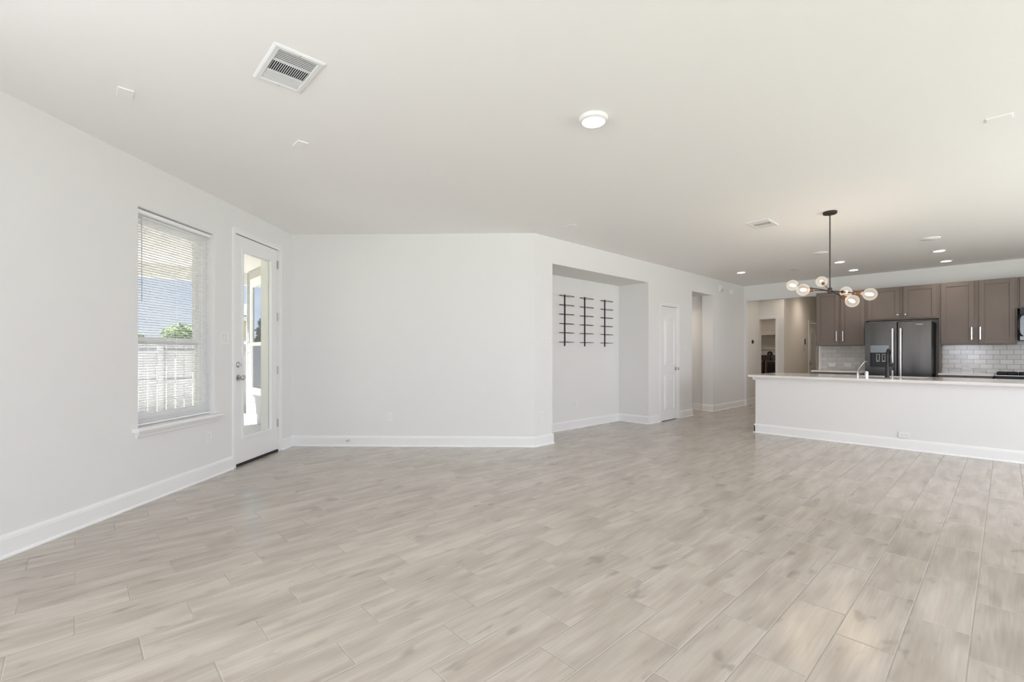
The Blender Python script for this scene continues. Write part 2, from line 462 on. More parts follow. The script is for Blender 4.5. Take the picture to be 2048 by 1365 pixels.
# hallway behind the narrow opening
mb = MB()
mb.box(-6.6, -4.41, OY1 + 0.09, OY1 + 0.23, 0, H); mb.box(-4.41, XA - T, OY1, OY1 + 0.2, 0, H)
mb.box(-6.6, XA - T, OY0 - 0.14, OY0, 0, H); mb.box(-6.7, -6.6, OY0 - 0.14, OY1 + 0.3, 0, H)
mb.box(-6.6, -4.41, OY0, OY1 + 0.09, OZ + 0.02, H - 0.01)
w = mb.build('wall_hallway', wallm)
struct(w, 'white side walls of the short passage seen through the narrow opening', 'wall')

mb = MB(); mb.box(-4.95, XA - T, PY0 - 0.14, PY0 - 0.02, 0, H); mb.box(-4.95, XA - T, PY1 + 0.02, PY1 + 0.14, 0, H); mb.box(-5.05, -4.95, PY0 - 0.14, PY1 + 0.14, 0, H)
struct(mb.build('wall_closet', wallm), 'hidden walls of the closet behind the pantry door', 'wall')
# kitchen wall with the wide opening on its left
KX0, KX1 = -4.143, -2.70
mb = MB()
mb.box(XA, KX0, YK, YK + 0.12, 0, H); mb.box(KX0, KX1, YK, YK + 0.12, 2.398, H)
mb.box(KX1, XR + 0.2, YK, YK + 0.12, 0, H)
w = mb.build('wall_kitchen', wallm)
struct(w, 'white kitchen wall behind the taupe cabinets with a wide opening', 'wall')

# hall beyond the kitchen opening
LX0, LX1 = -4.20, -3.835     # laundry opening
X2 = -3.654
mb = MB()
mb.box(-4.36, -4.20, YK + 0.12, 12.25, 0, H)
w = mb.build('wall_hall_left', warmwall); struct(w, 'cream hall wall carrying the small dark oval thermostat', 'wall')
mb = MB()
mb.box(LX1, X2, 12.13, 12.25, 0, H); mb.box(LX0, LX1, 12.13, 12.25, 2.03, H); mb.box(-5.8, -4.36, 12.13, 12.25, 0, H)
w = mb.build('wall_hall_end', warmwall); struct(w, 'cream hall wall pierced by the laundry doorway', 'wall')
D2A, D2B = 14.13, 14.90
mb = MB()
mb.box(X2 - 0.12, X2, 12.25, D2A, 0, H); mb.box(X2 - 0.12, X2, D2A, D2B, 2.03, H); mb.box(X2 - 0.12, X2, D2B, 16.6, 0, H)
w = mb.build('wall_hall_far', warmwall); struct(w, 'tan hall wall with the keypad beside the panelled hall door', 'wall')
mb = MB(); mb.box(-2.66, -2.54, YK + 0.12, 16.6, 0, H); mb.box(X2, -2.66, 16.48, 16.6, 0, H)
w = mb.build('wall_hall_right', warmwall); struct(w, 'hidden right side wall of the far hall', 'wall')
mb = MB(); mb.box(-5.8, X2 - 0.12, 14.5, 14.62, 0, H); mb.box(-5.8, -5.68, 12.25, 14.5, 0, H)
w = mb.build('wall_laundry', warmwall); struct(w, 'dim tan back wall of the laundry room', 'wall')

# right and rear walls with their windows, one of them added for light (behind and beside the camera)
mb = MB()
ys = [YR - 0.18]
openings = [(a, c, 0.6, 2.4) for a, c in RW] + [(7.2, 8.6, 0.75, 2.25)]
cur = YR - 0.18
for a, c, z0, z1 in openings:
    mb.box(XR, XR + 0.16, cur, a, 0, H); mb.box(XR, XR + 0.16, a, c, 0, z0); mb.box(XR, XR + 0.16, a, c, z1, H); cur = c
mb.box(XR, XR + 0.16, cur, YK + 0.12, 0, H)
w = mb.build('wall_right', wallm); struct(w, 'white right wall with tall daylight windows, one added for light', 'wall')
mb = MB()
mb.box(-0.2, 0.6, YR - 0.16, YR, 0, H); mb.box(0.6, 2.8, YR - 0.16, YR, 0, 0.6); mb.box(0.6, 2.8, YR - 0.16, YR, 2.4, H); mb.box(2.8, XR + 0.1, YR - 0.16, YR, 0, H)
w = mb.build('wall_rear', wallm); struct(w, 'white rear wall with a wide daylight window', 'wall')

# ------------------------------------------------------------------ baseboards
BBP = [(0, 0), (-0.026, 0), (-0.026, 0.006), (-0.022, 0.014), (-0.0145, 0.019), (-0.0145, 0.108), (-0.0125, 0.112), (-0.0125, 0.118), (-0.0085, 0.126), (-0.006, 0.134), (0, 0.136)]
def base_run(mb, x0, x1):
    # in a wall frame: extruded along X, profile in (Y,Z) with -Y into the room
    mb.prism([(y, z) for y, z in BBP], 'x', x0, x1)
def baseboard(name, runs, loc, rot, label):
    mb = MB()
    for a, c in runs: base_run(mb, a, c)
    o = mb.build(name, trimm); framed(o, loc, rot)
    struct(o, label, 'baseboard'); return o
baseboard('baseboard_left', [(-8.9, -1.205), (-0.262, 0)], C1, LEFT, 'white baseboard along the foot of the left window wall')
baseboard('baseboard_back', [(0, 3.160)], C1, BACK, 'white baseboard along the blank white wall')
baseboard('baseboard_pier', [(4.246, 4.600)], (XA, 0, 0), WALLA, 'short white baseboard on the pier between blank wall and niche')
baseboard('baseboard_niche', [(4.585, 6.99)], (-4.78, 0, 0), WALLA, 'white baseboard across the back of the niche')
baseboard('baseboard_niche_side', [(-4.78, XA + 0.012)], (0, NY1, 0), 0, 'white baseboard on the right side of the niche')
baseboard('baseboard_middle', [(6.978, 7.345), (8.045, OY0 + 0.012)], (XA, 0, 0), WALLA, 'white baseboard either side of the pantry door')
baseboard('baseboard_passage', [(-6.6, -4.41)], (0, OY1 + 0.09, 0), 0, 'white baseboard inside the narrow passage')
baseboard('baseboard_passage_corner', [(-4.41, XA + 0.014)], (0, OY1, 0), 0, 'short white baseboard at the mouth of the passage')
baseboard('baseboard_far', [(OY1 - 0.012, YK)], (XA, 0, 0), WALLA, 'white baseboard below the chime boxes')
baseboard('baseboard_kitchen', [(XA, KX0 + 0.012)], (0, YK, 0), 0, 'tiny white baseboard left of the kitchen opening')
baseboard('baseboard_hall', [(YK + 0.12, 12.13)], (-4.20, 0, 0), WALLA, 'white baseboard in the hall below the thermostat')
baseboard('baseboard_hall_far', [(12.13, D2A - 0.06)], (X2, 0, 0), WALLA, 'white baseboard in the hall leading to the panelled door')
mb = MB(); mb.box(KX0 - 0.001, KX0 + 0.0145, YK - 0.013, YK + 0.12, 0, 0.135)
struct(mb.build('baseboard_jamb', trimm), 'white baseboard wrapping the kitchen opening jamb', 'baseboard')
mb = MB(); mb.box(-4.78, XA + 0.012, NY0, NY0 + 0.0145, 0, 0.135); mb.box(-4.78, XA + 0.02, NY0, NY0 + 0.022, 0, 0.018)
struct(mb.build('baseboard_niche_return', trimm), 'white baseboard end on the left side of the niche', 'baseboard')
mb = MB(); mb.box(-6.0, XA + 0.012, OY0, OY0 + 0.0145, 0, 0.135)
struct(mb.build('baseboard_passage_left', trimm), 'white baseboard on the near side of the passage', 'baseboard')

# ------------------------------------------------------------------ wall plates
def plate(name, label, cat, loc, rot, kind, horiz=False, group=None):
    t = thing(name, label, cat, loc, rot, group)
    w_, h_ = (0.115, 0.072) if horiz else ((0.072, 0.115) if kind != 'double' else (0.117, 0.117))
    MB().box(-w_ / 2, w_ / 2, -0.006, 0, -h_ / 2, h_ / 2).build('cover_plate', whitep, t, bevel=0.0025)
    if kind == 'outlet':
        for k in (-1, 1):
            cx_, cz_ = (k * 0.0195, 0) if horiz else (0, k * 0.0195)
            f = MB().box(cx_ - 0.0145, cx_ + 0.0145, -0.0085, -0.004, cz_ - 0.0145, cz_ + 0.0145).build('receptacle', whitep, t, bevel=0.003)
            mb = MB()
            if horiz:
                mb.box(cx_ - 0.005, cx_ + 0.004, -0.0092, -0.008, cz_ - 0.0075, cz_ - 0.0055); mb.box(cx_ - 0.005, cx_ + 0.004, -0.0092, -0.008, cz_ + 0.0055, cz_ + 0.0075)
                mb.box(cx_ + 0.0075, cx_ + 0.0115, -0.0092, -0.008, -0.002, 0.002)
            else:
                mb.box(cx_ - 0.0075, cx_ - 0.0055, -0.0092, -0.008, cz_ - 0.002, cz_ + 0.007); mb.box(cx_ + 0.0055, cx_ + 0.0075, -0.0092, -0.008, cz_ - 0.002, cz_ + 0.006)
                mb.box(cx_ - 0.002, cx_ + 0.002, -0.0092, -0.008, cz_ - 0.0105, cz_ - 0.006)
            mb.build('socket_slots', slotm, f)
        MB().box(-0.002, 0.002, -0.0075, -0.005, -0.002, 0.002).build('screw', nickel, t)
    else:
        for cx_ in ((0,) if kind == 'single' else (-0.023, 0.023)):
            MB().box(cx_ - 0.0175, cx_ + 0.0175, -0.0068, -0.004, -0.035, 0.035).build('rocker_frame', slotm, t)
            mb = MB(); mb.prism([(-0.004, -0.0335), (-0.0085, -0.0335), (-0.0105, 0.0335), (-0.004, 0.0335)], 'x', cx_ - 0.0162, cx_ + 0.0162)
            mb.build('rocker_switch', whitep, t)
    return t
plate('light_switch', 'white double light switch between window and glazed door', 'light switch', pl(1.316, 1.358), LEFT, 'double')
plate('wall_outlet', 'white outlet under the window sill beside the glazed door', 'outlet', pl(1.552, 0.392), LEFT, 'outlet')
plate('wall_outlet', 'white outlet low on the blank bright wall', 'outlet', pb(1.281, 0.384), BACK, 'outlet')
plate('light_switch', 'white double light switch on the pier left of the niche', 'light switch', (XA, 4.470, 1.355), WALLA, 'double')
plate('wall_outlet', 'white outlet low on the pier left of the niche', 'outlet', (XA, 4.367, 0.388), WALLA, 'outlet')
plate('wall_outlet', 'white outlet low inside the niche under the wine racks', 'outlet', (-4.78, 5.797, 0.376), WALLA, 'outlet')
plate('light_switch', 'white single light switch right of the pantry door', 'light switch', (XA, 8.277, 1.345), WALLA, 'single')
plate('wall_outlet', 'white outlet low between the pantry door and passage', 'outlet', (XA, 8.247, 0.360), WALLA, 'outlet')
plate('wall_outlet', 'white outlet low beside the kitchen opening under the chimes', 'outlet', (XA, 10.467, 0.363), WALLA, 'outlet')
plate('wall_outlet', 'white sideways outlet at the foot of the island', 'outlet', (-0.88, 7.44, 0.187), 0, 'outlet', horiz=True)
plate('wall_outlet', 'sideways outlet in the tiles right of the refrigerator', 'outlet', (-0.482, YK - 0.012, 0.962), 0, 'outlet', horiz=True)
plate('wall_outlet', 'left sideways outlet in the tiles left of the refrigerator', 'outlet', (-2.457, YK - 0.012, 0.970), 0, 'outlet', horiz=True)
plate('wall_outlet', 'sideways outlet in the tiles nearest the refrigerator left side', 'outlet', (-2.192, YK - 0.012, 0.970), 0, 'outlet', horiz=True)

# spring door stop on the back baseboard
t = thing('door_stop', 'small spring door stop on the baseboard of the blank wall', 'door stop', pb(0.755, 0.082, 0.0145), BACK)
mt = Matrix.Rotation(PI / 2, 4, 'X')
MB().lathe([(0.011, 0), (0.011, 0.004), (0.006, 0.008)], 14, mt).build('base_disc', nickel, t)
pts = [(0.006 * math.cos(a * 0.9), -0.008 - a * 0.0011, 0.006 * math.sin(a * 0.9)) for a in range(0, 50)]
MB().tube(pts, 0.0012, 5).build('spring', nickel, t)
MB().lathe([(0.007, 0.062), (0.008, 0.066), (0.008, 0.074), (0.004, 0.078)], 14, mt).build('rubber_tip', slotm, t)

# ------------------------------------------------------------------ window_1 and its blind
win = thing('window_1', 'tall single-hung window in the left wall behind a white blind', 'window', C1, LEFT, kind='structure')
x0, x1 = -WS1, -WS0; zm = 1.315
mb = MB()
for (a, c, e0, e1) in ((x0, x0 + 0.045, WZ0, WZ1), (x1 - 0.045, x1, WZ0, WZ1)): mb.box(a, c, 0.085, 0.17, e0, e1)
mb.box(x0 + 0.045, x1 - 0.045, 0.085, 0.17, WZ1 - 0.045, WZ1); mb.box(x0 + 0.045, x1 - 0.045, 0.085, 0.17, WZ0, WZ0 + 0.045)
mb.build('window_frame', vinylm, win, bevel=0.003)
def sash(z0, z1, y0, y1, nm):
    mb = MB(); a, c = x0 + 0.045, x1 - 0.045; f = 0.042
    mb.box(a, a + f, y0, y1, z0, z1); mb.box(c - f, c, y0, y1, z0, z1); mb.box(a + f, c - f, y0, y1, z0, z0 + f); mb.box(a + f, c - f, y0, y1, z1 - f, z1)
    s_ = mb.build(nm, vinylm, win, bevel=0.002)
    MB().box(a + f, c - f, (y0 + y1) / 2 - 0.002, (y0 + y1) / 2 + 0.002, z0 + f, z1 - f).build('window_pane', glass, s_)
sash(zm - 0.035, WZ1 - 0.045, 0.130, 0.160, 'upper_sash')
sash(WZ0 + 0.045, zm + 0.025, 0.095, 0.125, 'lower_sash')
MB().box(-1.93, -1.87, 0.088, 0.096, zm + 0.010, zm + 0.028).build('sash_lock', vinylm, win)
mb = MB(); mb.box(-WS1, -WS0, -0.0005, 0.20, WZ0 - 0.031, WZ0)
mb.prism([(-0.052, WZ0 - 0.030), (-0.058, WZ0 - 0.022), (-0.058, WZ0 - 0.008), (-0.050, WZ0), (-0.0005, WZ0), (-0.0005, WZ0 - 0.030)], 'x', -2.412, -1.405)
mb.build('window_sill', trimm, win)
mb = MB(); mb.prism([(0, WZ0 - 0.030), (-0.040, WZ0 - 0.030), (-0.036, WZ0 - 0.042), (-0.022, WZ0 - 0.055), (-0.018, WZ0 - 0.070), (-0.012, WZ0 - 0.078), (0, WZ0 - 0.080)], 'x', -2.380, -1.440)
mb.build('window_apron', trimm, win)

bl = thing('window_blind', 'white horizontal mini blind hanging open in the left window', 'window blind', C1, LEFT)
bx0, bx1 = -WS1 + 0.012, -WS0 - 0.012
MB().box(bx0, bx1, 0.028, 0.066, WZ1 - 0.036, WZ1 - 0.008).build('head_rail', blindm, bl, bevel=0.002)
mb = MB(); zz = WZ1 - 0.058; tl = math.radians(-6); k = 0
while zz > WZ0 + 0.035:
    cy_ = 0.047; hw = 0.0125
    p = [(cy_ - hw * math.cos(tl), zz - hw * math.sin(tl)), (cy_, zz + 0.0036), (cy_ + hw * math.cos(tl), zz + hw * math.sin(tl))]
    q = [(a, c - 0.0006) for a, c in p[::-1]]
    mb.prism(p + q, 'x', bx0 + 0.004, bx1 - 0.004)
    zz -= 0.0213; k += 1
mb.build('slats', blindm, bl)
MB().box(bx0 + 0.002, bx1 - 0.002, 0.036, 0.060, WZ0 + 0.010, WZ0 + 0.024).build('bottom_rail', blindm, bl, bevel=0.002)
for xx in (bx0 + 0.12, (bx0 + bx1) / 2, bx1 - 0.12):
    MB().tube([(xx, 0.0335, WZ1 - 0.04), (xx, 0.0335, WZ0 + 0.02)], 0.0008, 5).tube([(xx, 0.0605, WZ1 - 0.04), (xx, 0.0605, WZ0 + 0.02)], 0.0008, 5).build('ladder_cord', blindm, bl)
MB().tube([(bx0 + 0.05, 0.024, WZ1 - 0.05), (bx0 + 0.05, 0.024, WZ1 - 0.06), (bx0 + 0.05, 0.022, 1.62)], 0.0035, 8).build('tilt_wand', simple('wand_clear', (0.55, 0.56, 0.6), 0.2), bl)
MB().tube([(bx1 - 0.05, 0.024, WZ1 - 0.04), (bx1 - 0.05, 0.022, 1.0)], 0.0012, 6).build('lift_cord', blindm, bl)

# ------------------------------------------------------------------ glazed exterior door (door_1)
d1 = thing('door_1', 'white exterior door with a full glass pane, round knob and deadbolt', 'door', C1, LEFT, kind='structure')
dx0, dx1 = -1.150, -0.335; dz0, dz1 = 0.030, 2.462
gx0, gx1, gz0, gz1 = -1.010, -0.478, 0.300, 2.300
mb = MB(); Y0, Y1 = 0.004, 0.048
mb.box(dx0, gx0 - 0.02, Y0, Y1, dz0, dz1); mb.box(gx1 + 0.02, dx1, Y0, Y1, dz0, dz1)
mb.box(gx0 - 0.02, gx1 + 0.02, Y0, Y1, dz0, gz0 - 0.02); mb.box(gx0 - 0.02, gx1 + 0.02, Y0, Y1, gz1 + 0.02, dz1)
leaf = mb.build('door_leaf', doorm, d1)
mb = MB()
for a, c, e0, e1 in ((gx0 - 0.03, gx0, gz0 - 0.03, gz1 + 0.03), (gx1, gx1 + 0.03, gz0 - 0.03, gz1 + 0.03), (gx0, gx1, gz0 - 0.03, gz0), (gx0, gx1, gz1, gz1 + 0.03)):
    mb.box(a, c, -0.008, 0.058, e0, e1)
mb.build('glass_surround', doorm, d1, bevel=0.004)
MB().box(gx0, gx1, 0.024, 0.028, gz0, gz1).build('door_pane', glass, d1)
for z in (2.285, 1.646, 0.998, 0.353):
    mb = MB(); mb.tube([(-0.329, -0.005, z - 0.05), (-0.329, -0.005, z + 0.05)], 0.0065, 10)
    mb.box(-0.345, -0.315, -0.0005, 0.006, z - 0.05, z + 0.05)
    mb.build('hinge', nickel, d1)
mt = Matrix.Translation((-1.098, 0.004, 0.944)) @ Matrix.Rotation(PI / 2, 4, 'X')
kn = MB().lathe([(0.033, 0), (0.033, 0.006), (0.020, 0.010), (0.012, 0.014), (0.012, 0.032), (0.020, 0.038), (0.027, 0.048), (0.028, 0.058), (0.022, 0.066), (0.0, 0.070)], 24, mt).build('door_knob', nickel, d1, smooth=True)
mt = Matrix.Translation((-1.098, 0.004, 1.081)) @ Matrix.Rotation(PI / 2, 4, 'X')
dbt = MB().lathe([(0.030, 0), (0.030, 0.008), (0.024, 0.014), (0.0, 0.014)], 24, mt).build('deadbolt', nickel, d1, smooth=True)
MB().box(-1.102, -1.094, -0.030, -0.008, 1.066, 1.096).build('thumb_turn', nickel, dbt, bevel=0.002)
MB().box(dx0 - 0.004, dx1 + 0.004, 0.001, 0.012, dz1, 2.4675).build('weather_strip', thresh, d1)
MB().box(dx0 - 0.008, dx1 + 0.008, -0.004, 0.20, 0.0, 0.026).build('threshold', thresh, d1)
mb = MB()                                                  # jambs and exterior brick mould
mb.box(-DS1, -DS1 + 0.008, 0.0, 0.2, 0, DZ1); mb.box(-DS0 - 0.008, -DS0, 0.0, 0.2, 0, DZ1); mb.box(-DS1, -DS0, 0.012, 0.2, DZ1 - 0.006, DZ1)
mb.box(-DS1 + 0.008, -DS1 + 0.02, 0.052, 0.2, 0.03, DZ1); mb.box(-DS0 - 0.02, -DS0 - 0.008, 0.052, 0.2, 0.03, DZ1)
mb.build('door_jamb', exttrim, d1)
mb = MB()
def casing(mb, a, c, ztop, wd=0.058, th=0.017):
    for (p, q) in ((a - wd, a), (c, c + wd)):
        mb.box(p, q, -th * 0.6, 0, 0, ztop + wd)
    mb.box(a, c, -th * 0.6, 0, ztop, ztop + wd)
    mb.box(a - wd, a - wd + 0.02, -th, -th * 0.6, 0, ztop + wd); mb.box(c + wd - 0.02, c + wd, -th, -th * 0.6, 0, ztop + wd)
    mb.box(a - wd + 0.02, c + wd - 0.02, -th, -th * 0.6, ztop + wd - 0.02, ztop + wd)
casing(mb, -1.148, -0.318, 2.466)
o = mb.build('trim_1', trimm, None, bevel=0.003); framed(o, C1, LEFT); struct(o, 'white casing around the glazed exterior door', 'trim')

# ------------------------------------------------------------------ panelled doors
def panel_relief(mb, x0, x1, z0, z1, y, rise=0.0, k=24):
    def outline(d):
        pts = [(x0 + d, z0 + d), (x1 - d, z0 + d)]
        if rise == 0: return pts + [(x1 - d, z1 - d), (x0 + d, z1 - d)]
        xc, hw = (x0 + x1) / 2, (x1 - x0) / 2 - d
        for i in range(k + 1):
            u = 1 - 2 * i / k
            sh = (0.5 * (1 + math.cos(PI * min(1, abs(u) * 1.08)))) ** 0.7
            pts.append((xc + hw * u, z1 - d + rise * sh))
        return pts
    steps = [(0, 0.0), (0.005, -0.010), (0.013, -0.012), (0.021, -0.001), (0.032, -0.001), (0.052, -0.011)]
    rings = [[mb.bm.verts.new((p[0], y + yy, p[1])) for p in outline(d)] for d, yy in steps]
    for a, c in zip(rings, rings[1:]):
        for i in range(len(a)): mb.bm.faces.new([a[i], a[(i + 1) % len(a)], c[(i + 1) % len(a)], c[i]])
    mb.bm.faces.new(rings[-1])
def panel_door(name, label, loc, rot, w_, h_, knob_right=True, mat=None, hinges=True):
    d = thing(name, label, 'door', loc, rot, kind='structure')
    mat = mat or doorm
    mb = MB(); mb.box(0, w_, 0.0, 0.035, 0.012, h_)
    leaf = mb.build('door_leaf', mat, d)
    mb = MB(); st = 0.105 if w_ < 0.7 else 0.125
    panel_relief(mb, st, w_ - st, 0.99, h_ - 0.23, 0.0, rise=0.085)
    mb.build('upper_panel', mat, leaf)
    mb = MB(); panel_relief(mb, st, w_ - st, 0.20, 0.80, 0.0)
    mb.build('lower_panel', mat, leaf)
    kx = w_ - 0.055 if knob_right else 0.055
    mt = Matrix.Translation((kx, 0.0, 0.925)) @ Matrix.Rotation(PI / 2, 4, 'X')
    MB().lathe([(0.030, 0), (0.030, 0.006), (0.012, 0.012), (0.011, 0.030), (0.020, 0.037), (0.027, 0.047), (0.028, 0.056), (0.020, 0.064), (0.0, 0.067)], 24, mt).build('door_knob', chrome, d, smooth=True)
    if hinges:
        hx = 0.004 if knob_right else w_ - 0.004
        for z in (0.22, 1.02, 1.82):
            MB().tube([(hx, -0.006, z - 0.045), (hx, -0.006, z + 0.045)], 0.006, 8).build('hinge', whitep, d)
    return d
panel_door('door_2', 'narrow white arched two-panel pantry door with chrome knob', (XA - 0.004, PY0 + 0.012, 0), WALLA, 0.558, 2.030)
mb = MB(); mb.box(XA - T, XA, PY0, PY0 + 0.010, 0, PZ); mb.box(XA - T, XA, PY1 - 0.010, PY1, 0, PZ); mb.box(XA - T, XA, PY0, PY1, PZ - 0.008, PZ)
struct(mb.build('trim_2', trimm), 'white jamb lining the pantry door opening', 'trim')
mb = MB(); casing(mb, PY0 + 0.004, PY1 - 0.004, PZ - 0.004)
o = mb.build('trim_3', trimm, None, bevel=0.003); framed(o, (XA, 0, 0), WALLA); struct(o, 'white casing around the narrow pantry door', 'trim')
panel_door('door_3', 'tan-lit arched panel door at the far end of the hall', (X2 - 0.02, D2A + 0.01, 0), WALLA, D2B - D2A - 0.02, 2.015, knob_right=False, mat=doorm)
mb = MB(); casing(mb, D2A, D2B, 2.03)
o = mb.build('trim_4', trimm, None, bevel=0.003); framed(o, (X2, 0, 0), WALLA); struct(o, 'white casing around the far hall door', 'trim')
mb = MB(); casing(mb, LX0 + 0.0, LX1, 2.03, wd=0.05)
o = mb.build('trim_5', trimm, None, bevel=0.003); framed(o, (0, 12.13, 0), 0); struct(o, 'white casing around the laundry doorway', 'trim')
mb = MB(); mb.box(LX1 - 0.008, LX1 + 0.0, 12.13, 12.25, 0, 2.03)
struct(mb.build('trim_6', trimm), 'white jamb of the laundry doorway', 'trim')

# ------------------------------------------------------------------ ceiling vents
def vent(label, loc, rot, L_, W_, group=None, dark=True, name='ceiling_vent'):
    t = thing(name, label, 'ceiling vent', loc, rot)
    a, c = L_ / 2, W_ / 2; ia, ic = a - 0.036, c - 0.033
    mb = MB()
    prof = lambda d, z: [(-a + d, -c + d, z), (a - d, -c + d, z), (a - d, c - d, z), (-a + d, c - d, z)]
    rings = [[mb.bm.verts.new(p) for p in r] for r in (prof(0, 0), prof(0, -0.003), prof(0.010, -0.009), prof(0.030, -0.009), [(-ia, -ic, -0.005), (ia, -ic, -0.005), (ia, ic, -0.005), (-ia, ic, -0.005)], [(-ia, -ic, 0), (ia, -ic, 0), (ia, ic, 0), (-ia, ic, 0)])]
    for r, q in zip(rings, rings[1:]):
        for i in range(4): mb.bm.faces.new([r[i], r[(i + 1) % 4], q[(i + 1) % 4], q[i]])
    mb.build('frame', ventm, t)
    MB().box(-ia, ia, -ic, ic, -0.0015, 0.0).build('duct_shade_sheet', darkm, t)  # flat dark sheet stands in for the shade inside the duct
    z1 = ia * 0.36
    for sgn in (-1, 1):
        mb = MB(); nn = 6
        for i in range(nn):
            xx = sgn * (z1 + 0.008 + (ia - z1 - 0.008) * (i + 0.5) / nn); hw = (ia - z1 - 0.008) / nn / 2
            q = 0.58 if sgn > 0 else 0.90; mb.prism([(xx - hw * q, -0.0045), (xx + hw * q, -0.0055), (xx + hw * q, -0.0070), (xx - hw * q, -0.0060)], 'y', -ic, ic)
        mb.build('end_louvre', ventm, t)
        MB().box(sgn * z1 - 0.005, sgn * z1 + 0.005, -ic, ic, -0.008, -0.002).build('crossbar', ventm, t)
    mb = MB(); nn = 18
    for i in range(nn):
        yy = -ic + 2 * ic * (i + 0.5) / nn
        mb.box(-z1 + 0.005, z1 - 0.005, yy - 0.0009, yy + 0.0009, -0.0065, -0.0025)
    mb.build('centre_louvre', ventm, t)
    for sgn in (-1, 1):
        MB().lathe([(0.004, -0.0085), (0.004, -0.0105), (0.0, -0.011)], 10, Matrix.Translation((sgn * (a - 0.016), 0, 0))).build('screw', nickel, t)
    return t
vent('large white three-way ceiling vent above the left of the room', (-2.695, 0.835, H), 0, 0.392, 0.252)
vent('white ceiling vent left of the hanging light', (-2.008, 5.888, H), PI / 2, 0.362, 0.252)
vent('small narrow ceiling vent near the far downlights', (-2.687, 9.53, H), PI / 2, 0.30, 0.15)

# blank square cover plates on the ceiling
for lab, (px, py) in (('small blank ceiling plate nearest the left edge of the room', (-3.597, 0.211)), ('small blank ceiling plate above the glazed door wall', (-3.592, 1.193)),
                      ('small blank ceiling plate above the blank wall corner', (-3.626, 4.304)), ('small blank ceiling plate at the right above the island front', (-0.034, 4.352))):
    t = thing('cover_plate_blank', lab, 'ceiling plate', (px, py, H))
    MB().box(-0.061, 0.061, -0.037, 0.037, -0.007, 0).build('blank_plate', ceilm, t, bevel=0.003)
    for sx in (-0.045, 0.045): MB().lathe([(0.003, -0.007), (0.003, -0.0078), (0, -0.008)], 8, Matrix.Translation((sx, 0, 0))).build('screw', whitep, t)

# ------------------------------------------------------------------ ceiling lights
def downlight(label, loc, power, r=0.088, col=(1, 0.94, 0.86), dome=False):
    t = thing('ceiling_light', label, 'ceiling light', loc)
    dz = 0.030 if dome else 0.010
    MB().lathe([(r, 0), (r, -0.004), (r * 0.97, -dz * 0.7), (r * 0.84, -dz), (r * 0.80, -dz), (r * 0.80, -dz * 0.4), (r * 0.80, 0)], 40).build('trim_ring', whitep, t, smooth=True)
    MB().lathe([(r * 0.79, -dz * 0.55), (r * 0.79, -dz * 0.9), (r * 0.5, -dz * 0.98), (0, -dz)], 40).build('lens', lensm, t, smooth=True)
    d = bpy.data.lights.new('downlight_lamp', 'SPOT'); d.energy = power; d.color = col; d.spot_size = math.radians(165); d.spot_blend = 1.0; d.shadow_soft_size = 0.06
    o = bpy.data.objects.new('lamp', d); COL.objects.link(o); o.parent = t; o.location = (0, 0, -dz - 0.03)
    return t
downlight('round surface ceiling light over the middle of the floor', (-1.868, 2.444, H), 14, dome=True, r=0.093)
DL = [((-3.497, 9.141), 'recessed downlight in the corner nearest the wall chimes'), ((-1.948, 9.289), 'recessed downlight just right of the chandelier rod, nearer one'),
      ((-1.957, 10.367), 'recessed downlight right of the chandelier rod, nearer the cabinets'), ((-0.703, 9.352), 'recessed downlight above the refrigerator, nearer of the right pair'),
      ((-0.700, 10.469), 'recessed downlight at the right nearest the cabinets')]
for (x, y), lab in DL: downlight(lab, (x, y, H), 9, r=0.085, col=(1, 0.90, 0.80))
for lab, (x, y) in (('unlit round blank cover above the island left part', (-1.98, 8.24)), ('unlit round blank cover above the island right part', (-0.707, 8.268))):
    t = thing('round_cover', lab, 'ceiling plate', (x, y, H))
    MB().lathe([(0.105, 0), (0.105, -0.004), (0.095, -0.012), (0.0, -0.014)], 36).build('cover_disc', ceilm, t, smooth=True)
    MB().lathe([(0.035, -0.0135), (0.033, -0.018), (0, -0.018)], 20).build('centre_cap', whitep, t, smooth=True)

# ------------------------------------------------------------------ wine racks in the niche
def rack(label, y):
    t = thing('wine_rack', label, 'wine rack', (-4.78, y, 1.315), WALLA, 'wine racks in the niche')
    MB().box(-0.011, 0.011, -0.012, -0.002, 0, 0.805).build('upright_bar', blackm, t, bevel=0.001)
    for fr in (0.034, 0.213, 0.391, 0.571, 0.745, 0.924):
        z = 0.805 * (1 - fr)
        pts = []
        for i in range(28):
            a = 2 * PI * i / 28
            pts.append((0.172 * math.cos(a), -0.052 - 0.050 * math.sin(a) * (1 - 0.25 * abs(math.cos(a))), z))
        MB().loop(pts, 0.0038, 6).build('bottle_ring', blackm, t)
    for z in (0.03, 0.775):
        MB().lathe([(0.005, 0), (0.005, 0.014), (0, 0.015)], 8, Matrix.Translation((0, 0, z)) @ Matrix.Rotation(PI / 2, 4, 'X')).build('screw', blackm, t)
    return t
rack('black iron wine rack in the niche, left of the three fully visible', 5.515)
rack('black iron wine rack in the niche, middle of the three fully visible', 6.012)
rack('black iron wine rack in the niche nearest the right side', 6.560)
rack('black iron wine rack in the niche mostly hidden behind the left pier', 5.000)

